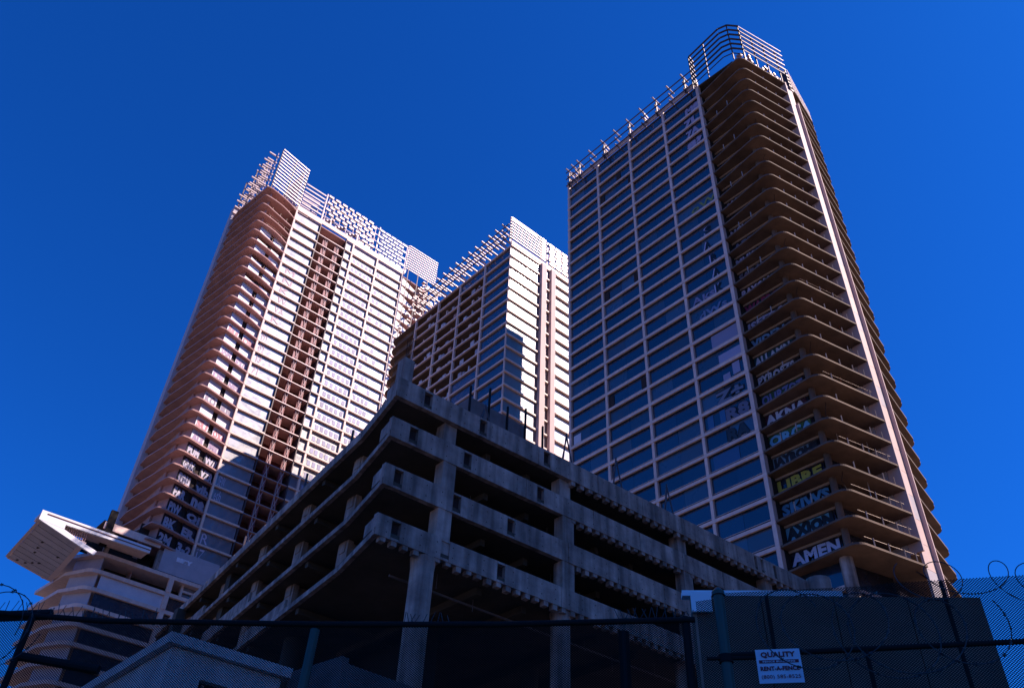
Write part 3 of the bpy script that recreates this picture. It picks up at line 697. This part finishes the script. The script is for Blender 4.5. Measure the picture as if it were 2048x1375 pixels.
def box_roof():
    T = thing('cantilever_roof', 'white-edged cantilevered roof with planked soffit jutting from the low wing at far left', 'roof canopy', (30, 158, 62))
    A = Vector((25.9,154.3,71.15)); B = Vector((25.9,170,69.9)); C = Vector((33.1,168,67.55)); D = Vector((32.9,154.3,69.15))
    n = (B-A).cross(D-A).normalized()
    if n.z > 0: n = -n
    def quad(name, P, m, th):
        b = MB(); q = [p - n*th for p in P]
        b.add(list(P)+q, [(0,1,2,3),(7,6,5,4),(0,4,5,1),(1,5,6,2),(2,6,7,3),(3,7,4,0)]); return b.build(name, m, T)
    N = 9
    for i in range(N):
        a0 = i/N + 0.006; a1 = (i+1)/N - 0.006
        quad('soffit_plank', [A.lerp(B,a0), A.lerp(B,a1), D.lerp(C,a1), D.lerp(C,a0)], M['siding'], 0.2)
    quad('soffit_backing', [p - n*0.21 for p in (A,B,C,D)], M['void'], 0.1)
    for P, Q, wd in ((A,B,0.55),(B,C,0.55),(C,D,0.9)):
        d = (Q-P).normalized(); s = d.cross(n)
        if s.dot((P+Q)/2 - (A+C)/2) < 0: s = -s
        quad('rim', [P+s*0.02+n*0.06-d*0.3, P+s*wd+n*0.06-d*0.3, Q+s*wd+n*0.06+d*0.3, Q+s*0.02+n*0.06+d*0.3], M['pilaster'], 1.2)
    for u, v in ((0.35,0.35),(0.5,0.36),(0.62,0.38),(0.45,0.85),(0.78,0.62),(0.85,0.5),(0.93,0.38),(0.96,0.2)):
        p = A.lerp(B,u).lerp(D.lerp(C,u), v)
        quad('downlight', [p+Vector((-.26,-.3,0))+n*0.05, p+Vector((.26,-.3,0))+n*0.05, p+Vector((.26,.3,0))+n*0.05, p+Vector((-.26,.3,0))+n*0.05], M['void'], 0.04)
    def xz(name, P, y0, y1, m):
        b = MB(); k = len(P); b.add([(x,y0,z) for x,z in P]+[(x,y1,z) for x,z in P], [tuple(range(k)),tuple(range(2*k-1,k-1,-1))]+[(i,k+i,k+(i+1)%k,(i+1)%k) for i in range(k)])
        return b.build(name, m, T)
    xz('fascia', [(25.3,72.95),(45.0,73.05),(45.0,72.0),(29.71,71.78),(29.75,70.95),(25.3,71.2)], 153.8, 154.2, M['white'])
    xz('fascia', [(25.32,71.19),(29.74,70.94),(33.6,69.75),(36.2,69.1),(35.9,68.3),(33.54,68.9)], 153.82, 154.2, M['white'])
    MB().box(26.3, 44.9, 153.7, 153.79, 72.45, 72.58).build('drip_groove', M['shaft'], T)
    MB().box(33.4, 45.0, 160.2, 160.4, 70.9, 73.0).build('recess_wall', M['interior'], T)
    for i in range(11): MB().box(29.9+0.38*i, 30.02+0.38*i, 154.5, 154.6, 70.75-0.12*i, 71.9).build('louvre_blade', M['slab_pink'], T)
    MB().box(25.4, 45.0, 154.21, 158, 72.3, 72.9).build('roof', M['frame'], T)
    return T
resize(box_roof(), 1.1)

# ================================================================== podium
def podium():
    T = thing('parking_podium', 'unfinished dark concrete parking podium with long bare spandrel beams in the foreground', 'parking structure', (30, 50, 0))
    cx, cy = 21.35, 36.0
    def rp(t, off=0.0):    # point on the right face, t metres from the corner; off = inward
        a = math.radians(-2.5); return (cx + t*math.cos(a) - off*math.sin(a)*1, cy + t*math.sin(a) + off*math.cos(a))
    poly = [rp(0)] + [rp(41.6)] + [(63.5,84)] + [(27.6,84),(22.55,41.6)]
    levels = [(32.15+1.6, 30.77+1.6), (29.2+1.6, 27.86+1.6), (26.02+1.6, 24.69+1.6), (22.85+1.6, 21.6+1.6)]
    notches = [[2.0, 6.3, 11.7], [1.3, 5.3, 11.2], [0.7, 4.8, 8.9], [1.0, 4.3, 8.3, 30.0]]
    for i, (zt, zb) in enumerate(levels):
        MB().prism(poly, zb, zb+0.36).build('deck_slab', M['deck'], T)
        # spandrel beam in pieces between the notches
        b = MB(); t0 = 0.0
        ns = notches[i] + ([33.6, 34.4, 36.0] if i == 0 else [])
        ns = sorted(ns); end = 41.5
        def seg(a, c, za, zc, th=0.34):
            p, q = rp(a, -0.02), rp(c, -0.02); p2, q2 = rp(a, th), rp(c, th)
            b.prism([p, q, q2, p2], za, zc)
        for tn in ns + [None]:
            e = end if tn is None else tn
            x = t0
            while x < e - 0.02:     # cast in lengths, hairline joints
                y = min(e, x + 4.4); seg(x+0.02, y-0.02, zb-0.02, zt); x = y
            if tn is not None:
                g = 0.55 if tn < 30 else 0.3
                seg(tn+0.001, tn+g-0.001, zb-0.02, zb+0.12, 0.30); seg(tn+0.001, tn+g-0.001, zt-0.14, zt, 0.30); t0 = tn + g
        b.build('spandrel_beam', M['concrete'], T)
        for tn in ns:
            g = 0.55 if tn < 30 else 0.3
            p, q = rp(tn, 0.24), rp(tn+g, 0.24); p2, q2 = rp(tn, 0.3), rp(tn+g, 0.3)
            MB().prism([p, q, q2, p2], zb+0.13, zt-0.15).build('notch_back', M['void'], T)
        b = MB(); t = 0.7
        while t < 41:
            for zz in (zb+0.32, zt-0.32):
                p = rp(t, -0.024); b.box(p[0]-0.03, p[0]+0.03, p[1]-0.001, p[1]+0.01, zz-0.03, zz+0.03)
            t += 1.1
        stuff(b.build('tie_holes', M['void'], T))
        # thin edge upstand on the left face, in lengths with joints
        d = Vector((22.55-cx, 41.6-cy)); 
        pts = [(cx, cy), (22.5, 41.4), (27.5, 83.8)]
        L = 0
        for a, c in zip(pts[:-1], pts[1:]):
            a = Vector(a); c = Vector(c); ln = (c-a).length; k = 0.0
            while k < ln:
                e = min(ln, k+3.2); p = a + (c-a)*((k+0.03)/ln); q = a + (c-a)*((e-0.03)/ln)
                h = 0.62 if i == 0 else 0.30
                MB().wall(tuple(p), tuple(q), 0.28, zb-0.03, zb+h, -1).build('edge_beam', M['concrete'], T)
                k = e
        # return of the beam round the corner
        MB().wall((cx, cy), (cx+0.32, cy+1.6), 0.26, zb+0.4, zt-0.12, -1).build('corner_return', M['concrete'], T)
        # ragged deck ends under the beam
        b = MB(); t = {0: 14.2, 1: 14.2, 2: 14.6, 3: 0.4}[i]; rr = random.Random(i)
        while t < 40.5:
            p, q = rp(t, 0.02), rp(t+0.34, 0.02); p2, q2 = rp(t, 0.4), rp(t+0.34, 0.4)
            b.prism([p, q, q2, p2], zb-0.10-rr.uniform(0.12,0.26), zb-0.02); t += 0.72 if i else 0.8
        stuff(b.build('deck_rib', M['concrete'], T))
    # columns
    def colm(x, y, w, d_, za, zc, m=None):
        MB().box(x-w/2, x+w/2, y, y+d_, za, zc).build('column', m or M['concrete'], T)
    for t, w in ((4.35,0.95),(13.9,1.0),(25.4,0.95),(35.5,0.9)):
        for i in range(3):
            p = rp(t, 0.03 if i else 0.36); colm(p[0], p[1], w*(1.0 if i < 2 else 1.05), 0.8, levels[i+1][0]-0.4 if False else levels[i+1][1]+0.3, levels[i][1]-0.02)
    for gx in (26.5, 36, 46.5, 57):
        for gy in (46, 56, 66, 76):
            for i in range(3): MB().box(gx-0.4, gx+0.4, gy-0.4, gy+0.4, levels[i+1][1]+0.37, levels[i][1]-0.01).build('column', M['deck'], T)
    for yy in (43.5, 51.5, 59.5, 68, 77):
        xx = 22.55 + (yy-41.6)*0.119 + 1.2
        for i in range(3):
            MB().box(xx-0.2, xx+0.2, yy-0.55, yy+0.55, levels[i+1][1]+0.37, levels[i][1]-0.01).build('column', M['concrete'], T)
            MB().box(xx-0.25, xx+0.9, yy-0.3, yy+0.3, levels[i][1]-0.75, levels[i][1]-0.02).build('beam_end', M['concrete'], T)
    # hanging upstand walls on the left face
    for (ya, yb, i, h) in [(70,78,1,1.5),(58,68,2,1.6),(74,82,2,1.5),(50,57,3,1.4)]:
        xa = 22.55+(ya-41.6)*0.119; xb = 22.55+(yb-41.6)*0.119
        MB().wall((xa+0.3,ya), (xb+0.3,yb), 0.2, levels[i][1]+0.37, levels[i][1]+h, -1).build('ramp_wall', M['concrete'], T)
    for i in range(4):
        zb_ = levels[i][1]
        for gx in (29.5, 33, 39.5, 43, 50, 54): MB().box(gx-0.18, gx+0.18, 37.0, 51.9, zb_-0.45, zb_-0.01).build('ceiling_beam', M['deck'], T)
        for gy in (47.5, 55.5, 63.5, 72): MB().box(22.9+(gy-41.6)*0.119, 30.9, gy-0.18, gy+0.18, zb_-0.4, zb_-0.01).build('ceiling_beam', M['deck'], T)
        MB().tube((24.2,38.5,zb_-0.6), (48,37.6,zb_-0.6), 0.07, 8).build('pipe', M['brownwall'], T)
        for q in range(7): MB().tube((25.5+q*3.1+0.4*i,37.4+0.5*(q%3),zb_), (25.5+q*3.1+0.4*i,37.4+0.5*(q%3),zb_-0.9-0.2*(q%2)), 0.02, 4).build('hanging_wire', M['brownwall'], T)
    # dark interior walls and core
    MB().box(30, 60, 52, 53, 0.1, levels[0][1]).build('core_wall', M['interior'], T)
    MB().box(31, 32, 44, 80, 0.1, levels[0][1]).build('core_wall', M['interior'], T)
    # round column under the lowest beam and others behind
    for (x, y, r) in [(25.0,36.5,0.66),(35.3,36.2,0.6),(46.6,36.0,0.6)]:
        b = MB(); b.tube((x,y,0), (x,y,22.5), r, 24); b.tube((x,y,22.5), (x,y,23.15), r, 24, r*1.12); b.build('round_column', M['concrete'], T)
    for (x, y) in [(30,44),(40,44),(26,52),(27,62),(50,44)]:
        MB().tube((x,y,0), (x,y,23.1), 0.6, 16).build('round_column', M['deck'], T)
    # roof things: kerb box, stub column with rebar, shores
    MB().box(31.7, 37.5, 42.5, 47, 32.0, 41.2).build('plant_enclosure', M['brownwall'], T)
    b = MB()
    for i in range(5): b.box(31.5+i*1.9, 31.62+i*1.9, 42.2, 42.35, 33.0, 42.0+(i%2)*0.8)
    b.build('enclosure_post', M['black'], T)
    MB().box(22.2, 22.95, 37.0, 37.8, 33.0, 36.4).build('column_stub', M['concrete'], T)
    for q in range(4): MB().tube((22.3+0.18*q, 37.1+0.15*(q%2), 36.3), (22.25+0.2*q, 37.1, 37.9+0.2*q), 0.02, 4).build('rebar', M['black'], T)
    for t, h in ((14.2,2.5),(19.1,2.6),(24.5,2.6),(7.0,1.5)):
        p = rp(t, 0.5); b = MB()
        b.tube((p[0]-0.5,p[1],33.7), (p[0],p[1],33.7+h), 0.06, 5); b.tube((p[0]+0.6,p[1],33.7), (p[0],p[1],33.7+h), 0.06, 5); b.tube((p[0],p[1]+0.5,33.7), (p[0],p[1],33.7+h*1.1), 0.06, 5)
        b.build('shoring_tripod', M['steel_dark'], T)
    for yy, h in ((44.5,1.8),(52,2.0),(64,1.8)):
        xx = 22.55+(yy-41.6)*0.119+0.6
        MB().tube((xx,yy,33.0), (xx,yy,33.2+h), 0.09, 6).build('roof_post', M['steel_dark'], T)
    for t in (30.4, 32.0, 37.0):
        p = rp(t, 1.2)
        MB().box(p[0]-0.9, p[0]+0.9, p[1], p[1]+0.2, 34.4, 34.75).build('roof_plank', M['steel_dark'], T)
    # angled transfer at the far right end
    MB().prism([rp(41.5,0), (66.5,36.5), (66.0,44), rp(41.5,8)], 31.6, 33.9).build('end_block', M['concrete'], T)
    b = MB(); b.tube((62.6,33.7,31.3),(62.6,33.7,33.9),1.0,14); b.build('end_drum', M['concrete'], T)
podium()

# ------------------------------------------------------------------ low buildings in front of the podium
def pavilion():
    T = thing('pavilion', 'pale stuccoed corner building with dark window openings behind the mesh, lower left', 'building', (12, 35, 0))
    # left wall x=9.75, right wall y=28
    ZT = 12.0
    b = MB()
    b.box(9.75, 10.1, 28.0, 29.6, 0, ZT-0.35); b.box(9.75, 10.1, 29.6, 36, 9.7, ZT-0.35); b.box(9.75, 10.1, 36, 50, 0, ZT-0.35)
    b.box(10.1, 10.9, 27.7, 28.0, 0, ZT-0.35); b.box(10.9, 13.7, 27.7, 28.0, 10.9, ZT-0.35)
    b.box(13.5, 13.8, 27.7, 28.0, 0, 10.9)
    b.box(9.75, 10.1, 27.7, 28.0, 0, ZT-0.35)
    b.build('wall', M['stucco'], T)
    b = MB(); b.box(9.5, 13.95, 27.45, 28.1, ZT-0.33, ZT); b.box(9.5, 10.15, 28.12, 50, ZT-0.33, ZT); b.build('cornice', M['stucco'], T)
    MB().box(10.9, 13.5, 28.3, 28.4, 0, 10.9).build('window', M['glass_dark'], T)
    MB().box(10.3, 10.4, 29.6, 36, 0, 9.7).build('window', M['glass_dark'], T)
    for i in range(5): MB().box(11.2+i*0.42, 11.27+i*0.42, 28.12, 28.22, 4, 10.9).build('window_bar', M['stucco'], T)
    MB().box(9.8, 13.7, 28.4, 49.9, ZT-1.0, ZT-0.7).build('roof', M['deck'], T)
    T2 = thing('low_annex', 'brownish low annex with a plain sloping parapet behind the mesh, bottom centre', 'building', (17, 28, 0))
    MB().wall((13.9,27.6), (14.3,24.9), 0.3, 9.7, 11.9, 1).build('parapet', M['brownwall'], T2)
    MB().wall((14.3,24.85), (26.5,25.6), 0.3, 9.4, 11.7, 1).build('parapet', M['brownwall'], T2)
    MB().prism([(14.7,25.3),(26.3,26.0),(26.3,33),(14.3,33)], 9.2, 9.6).build('roof', M['deck'], T2)
    MB().box(15, 26, 30, 33, 0, 9.1).build('wall', M['interior'], T2)
    MB().box(14.1, 14.9, 25.5, 26.2, 0, 9.2).build('column', M['brownwall'], T2)
pavilion()

# ------------------------------------------------------------------ unseen office block added behind the camera to shade the podium and fence
def office():
    T = thing('shade_office_block', 'unseen office block added behind the viewpoint to shade podium and fence', 'building', (85, -60, 0))
    MB().box(35, 132, -80, -40, 0, 161).build('wall', M['office'], T)
    for i in range(39):
        MB().box(35.5, 131.5, -39.98, -39.9, 3+4*i, 5.2+4*i).build('window_band', M['glass_dark'], T)
office()

# ================================================================== fence in the foreground
def P2(u, z): return (u[0]*z, u[1]*z)
FL = [(0.06,6.5), (0.92,5.52), (1.374,5.19), (2.286,4.28), (2.98,3.53), (3.648,2.711)]        # left run, plan
ZL = [3.5]*6
FR = [(3.655,2.70), (3.70,2.60), (4.19,1.94), (4.62,1.33), (5.1,0.55)]                                          # right run
ZR = [3.60, 3.63, 3.64, 3.65, 3.67]
def diamond(pts, zt, z0, dx, dz, hw, name, parent):
    """expanded mesh hung between plan points: two families of thin flat strands"""
    b = MB(); seg = []; L = 0
    for i in range(len(pts)-1):
        a = Vector((pts[i][0], pts[i][1])); c = Vector((pts[i+1][0], pts[i+1][1])); l = (c-a).length
        seg.append((L, L+l, a, c, zt[i], zt[i+1])); L += l
    H = max(zt) - z0
    for (s0, s1, a, c, za, zb) in seg:
        d = (c-a)/(s1-s0); nrm = Vector((-d.y, d.x))
        for fam in (1, -1):
            m = dx/dz
            n0 = int((s0 - H*m)/dx) - 2; n1 = int((s1 + H*m)/dx) + 2
            for n_ in range(n0, n1):
                # line: s = n*dx + fam*m*(z-z0)
                def s_at(z): return n_*dx + fam*m*(z-z0)
                zA, zB = z0, min(za, zb) if za != zb else za
                sa, sb = s_at(zA), s_at(zB)
                lo, hi = s0, s1
                # clip in s
                t0, t1 = 0.0, 1.0; ds = sb - sa
                ta, tb = (lo-sa)/ds, (hi-sa)/ds
                if ta > tb: ta, tb = tb, ta
                t0 = max(t0, ta); t1 = min(t1, tb)
                if t1 <= t0: continue
                A = (sa+ds*t0, zA+(zB-zA)*t0); B = (sa+ds*t1, zA+(zB-zA)*t1)
                v = Vector((B[0]-A[0], B[1]-A[1])); 
                if v.length < 1e-4: continue
                w_ = Vector((-v.y, v.x)).normalized()*hw
                q = [(A[0]+w_.x, A[1]+w_.y), (A[0]-w_.x, A[1]-w_.y), (B[0]-w_.x, B[1]-w_.y), (B[0]+w_.x, B[1]+w_.y)]
                off = nrm*(0.0008*fam)
                vs = [(a.x + d.x*(s-s0) + off.x, a.y + d.y*(s-s0) + off.y, z) for s, z in q]
                b.add(vs, [(0,1,2,3)])
    me = bpy.data.meshes.new(name); me.from_pydata(b.v, [], b.f); me.update(); me.materials.append(M['mesh'])
    return stuff(put(name, me, parent))
def lerp_path(pts, s):
    L = 0
    for i in range(len(pts)-1):
        a = Vector(pts[i]); c = Vector(pts[i+1]); l = (c-a).length
        if s <= L + l or i == len(pts)-2:
            d = (c-a)/l; return a + d*(s-L), d
        L += l
def fence_left():
    T = thing('mesh_fence', 'black mesh fence with dark top rail and twisted wire tips, left of the end post', 'fence', (2.3, 4.3, 0))
    diamond(FL, ZL, 1.9, 0.0155, 0.0125, 0.0017, 'mesh', T)
    for a, c in zip(FL[:-1], FL[1:]):
        MB().tube((a[0],a[1],3.5), (c[0],c[1],3.5), 0.016, 10).build('top_rail', M['black'], T)
    MB().tube((0.06,6.52,3.45), (1.15,5.37,3.52), 0.03, 10).build('top_rail', M['black'], T)
    # posts
    MB().tube((3.63,2.76,0), (3.63,2.76,3.52), 0.022, 10).build('post', M['black'], T)
    MB().tube((2.2,4.33,0), (2.27,4.3,3.47), 0.027, 12).build('post', M['teal'], T)['label'] = 'teal painted post'
    MB().tube((1.07,5.40,0), (1.07,5.40,3.49), 0.019, 10).build('post', M['black'], T)
    MB().tube((1.07,5.41,3.27), (1.44,5.12,3.22), 0.024, 10).build('mid_rail', M['black'], T)
    MB().box(3.40, 3.44, 3.0, 3.04, 0.2, 3.45).build('stiffener', M['black'], T)
    # twisted tips
    rr = random.Random(4); b = MB(); s = 0.0
    tot = sum((Vector(c)-Vector(a)).length for a, c in zip(FL[:-1], FL[1:]))
    while s < tot:
        p, d = lerp_path(FL, s); dens = 1.0
        h = rr.uniform(0.05,0.085); o = rr.uniform(-0.03,0.03)
        if 0 < s < 2.2 or 3.6 < s < 3.9 or s > 4.8:
            b.tube((p.x,p.y,3.5), (p.x+d.x*o, p.y+d.y*o, 3.5+h), 0.0022, 4)
            if rr.random() < 0.6: b.tube((p.x,p.y,3.5), (p.x-d.x*o*1.4, p.y-d.y*o*1.4, 3.5+h*0.9), 0.0022, 4)
        s += rr.uniform(0.022, 0.05)
    stuff(b.build('wire_tips', M['wire'], T))
fence_left()
def fence_right():
    T = thing('mesh_fence', 'taller black mesh fence panel with crossed rails at right, carrying the white sign', 'fence', (4.3, 1.8, 0))
    diamond(FR, ZR, 2.0, 0.0155, 0.0125, 0.0018, 'mesh', T)
    MB().tube((3.70,2.59,3.29), (5.08,0.72,3.315), 0.0135, 10).build('mid_rail', M['black'], T)
    for (x, y, zt, zb, r) in [(4.375,1.68,3.63,1.9,0.011),(3.852,2.385,3.60,3.3,0.010),(4.112,2.03,3.29,1.9,0.011),(4.72,1.21,3.65,1.9,0.011)]:
        MB().tube((x,y,zb), (x,y,zt), r, 8).build('post', M['black'], T)
    b = MB(); b.tube((3.70,2.58,0), (3.70,2.58,3.61), 0.028, 16); b.build('end_post', M['teal'], T)['label'] = 'teal painted end post'
    b = MB(); b.tube((3.70,2.58,3.611), (3.70,2.58,3.632), 0.036, 16, 0.034); b.tube((3.70,2.58,3.632), (3.70,2.58,3.655), 0.034, 16, 0.012); b.build('post_cap', M['teal'], T)
    for z in (3.27, 2.6):
        b = MB(); b.tube((3.70,2.58,z-0.02), (3.70,2.58,z+0.02), 0.036, 14); b.tube((3.63,2.65,z), (3.79,2.45,z), 0.010, 6); b.build('clamp', M['black'], T)
fence_right()
def razor(name, label, path, zc, rad, turns, ph, spread, r=0.0029, group=None, barbs=True):
    T = thing(name, label, 'razor wire', (path[0][0], path[0][1], 0), group)
    tot = sum((Vector(c)-Vector(a)).length for a, c in zip(path[:-1], path[1:]))
    N = int(turns*34); pts = []; rr = random.Random(len(label))
    for i in range(N+1):
        t = i/N; a = 2*math.pi*turns*t + ph; p, d = lerp_path(path, tot*min(1, max(0, t + spread*math.sin(a*0.5)*0.06)))
        n = Vector((-d.y, d.x)); rad2 = rad*(1+0.14*math.sin(a*0.37+1))
        # loops lie nearly parallel to the fence, flattened
        sw = math.cos(a)*rad2
        pts.append(Vector((p.x + d.x*sw*0.95 + n.x*(0.05*math.sin(a)), p.y + d.y*sw*0.95 + n.y*(0.05*math.sin(a)), zc + math.sin(a)*rad2 + 0.03*math.sin(a*0.21))))
    MB().path(pts, r, 5).build('coil', M['wire'], T)
    if not barbs: return
    b = MB()
    for i in range(2, N, 2):
        p = pts[i]; d = (pts[i+1]-pts[i-1]).normalized() if i < N else Vector((0,0,1)); o = d.orthogonal().normalized()
        o.rotate(Matrix.Rotation(rr.uniform(0,6.28), 3, d)); 
        b.tube(p-o*0.008-d*0.006, p+o*0.008+d*0.006, 0.003, 4); b.tube(p-o*0.006+d*0.008, p+o*0.006-d*0.008, 0.0028, 4)
    stuff(b.build('barbs', M['wire'], T))
razor('razor_wire', 'big loose loops of razor wire hanging over the right mesh fence above the sign', [(3.80,2.31),(4.34,1.60)], 3.36, 0.215, 5.0, 0.6, 1.0)
razor('razor_wire', 'thin razor wire loops rising into the sky above the right end of the fence', [(4.25,1.80),(4.50,1.46),(4.78,1.08)], 3.61, 0.125, 4.0, 2.0, 1.0, 0.0026, None, False)
razor('razor_wire', 'two barbed wire arcs against the sky above the far left end of the fence', [(0.80,5.55),(0.94,5.42)], 3.35, 0.27, 2.0, 0.0, 0.5)

# dark hoarding panel behind the right fence
def hoarding():
    T = thing('hoarding', 'dark site hoarding panel with a thin white top edge behind the right fence', 'hoarding', (6.6, 3.5, 0))
    a = (5.84,4.37); c = (7.53,2.60)
    for i in range(4):
        p = tuple(a[q]+(c[q]-a[q])*i/4 for q in (0,1)); r = tuple(a[q]+(c[q]-a[q])*((i+1)/4-0.004) for q in (0,1))
        MB().wall(p, r, 0.05, 0, 4.86, 1).build('board', M['hoarding'], T)
    MB().wall((5.80,4.42), (6.75,3.43), 0.09, 4.87, 4.92, 1).build('cap', M['white'], T)
    MB().wall((5.80,4.33), (5.92,4.205), 0.03, 4.70, 4.865, 1).build('white_board', M['white'], T)
hoarding()

# sign
def sign():
    T = thing('fence_sign', 'white fence rental sign with dark red lettering wired to the right fence', 'sign', (3.97, 2.4, 2.6))
    # plane parallel to the fence, in front of it
    ex = Vector((0.596,-0.803,0.0)); n = Vector((-0.803,-0.596,0)).normalized()
    o = Vector((3.797, 2.468, 3.137)) + n*0.022
    W, Hh = 0.217, 0.169
    b = MB()
    def rr_(x0,x1,y0,y1,d0,d1):
        vs = []
        for d in (d0,d1):
            for x, y in ((x0,y0),(x1,y0),(x1,y1),(x0,y1)):
                p = o + ex*x + Vector((0,0,1))*y + n*d; vs.append(tuple(p))
        return vs, [(0,3,2,1),(4,5,6,7),(0,1,5,4),(1,2,6,5),(2,3,7,6),(3,0,4,7)]
    v, f = rr_(0, W, 0, Hh, 0, 0.004); b.add(v, f); b.build('board', M['sign'], T)
    b = MB(); v, f = rr_(0.012, W-0.012, Hh*0.585, Hh*0.68, 0.0045, 0.0055); b.add(v, f); b.build('red_band', M['sign_red'], T)
    def tx(s, x, y, wd, h, m, bold):
        q = o + ex*x + Vector((0,0,1))*y + n*0.006
        matrix_put('lettering', text_mesh(s, wd, h, m, bold, depth=0.001), T, tuple(q), ex, UP)
    tx('QUALITY', 0.024, Hh*0.73, W-0.048, Hh*0.19, M['sign_red'], 0.04)
    tx('FENCE BUILDING', 0.03, Hh*0.605, W-0.06, Hh*0.052, M['sign'], 0.02)
    tx('RENT-A-FENCE', 0.014, Hh*0.36, W-0.028, Hh*0.13, M['sign_red'], 0.04)
    tx('(800) 585-8525', 0.014, Hh*0.10, W-0.028, Hh*0.14, M['sign_red'], 0.0)
sign()
for o in bpy.data.objects:
    if '_base' in o: del o['_base']
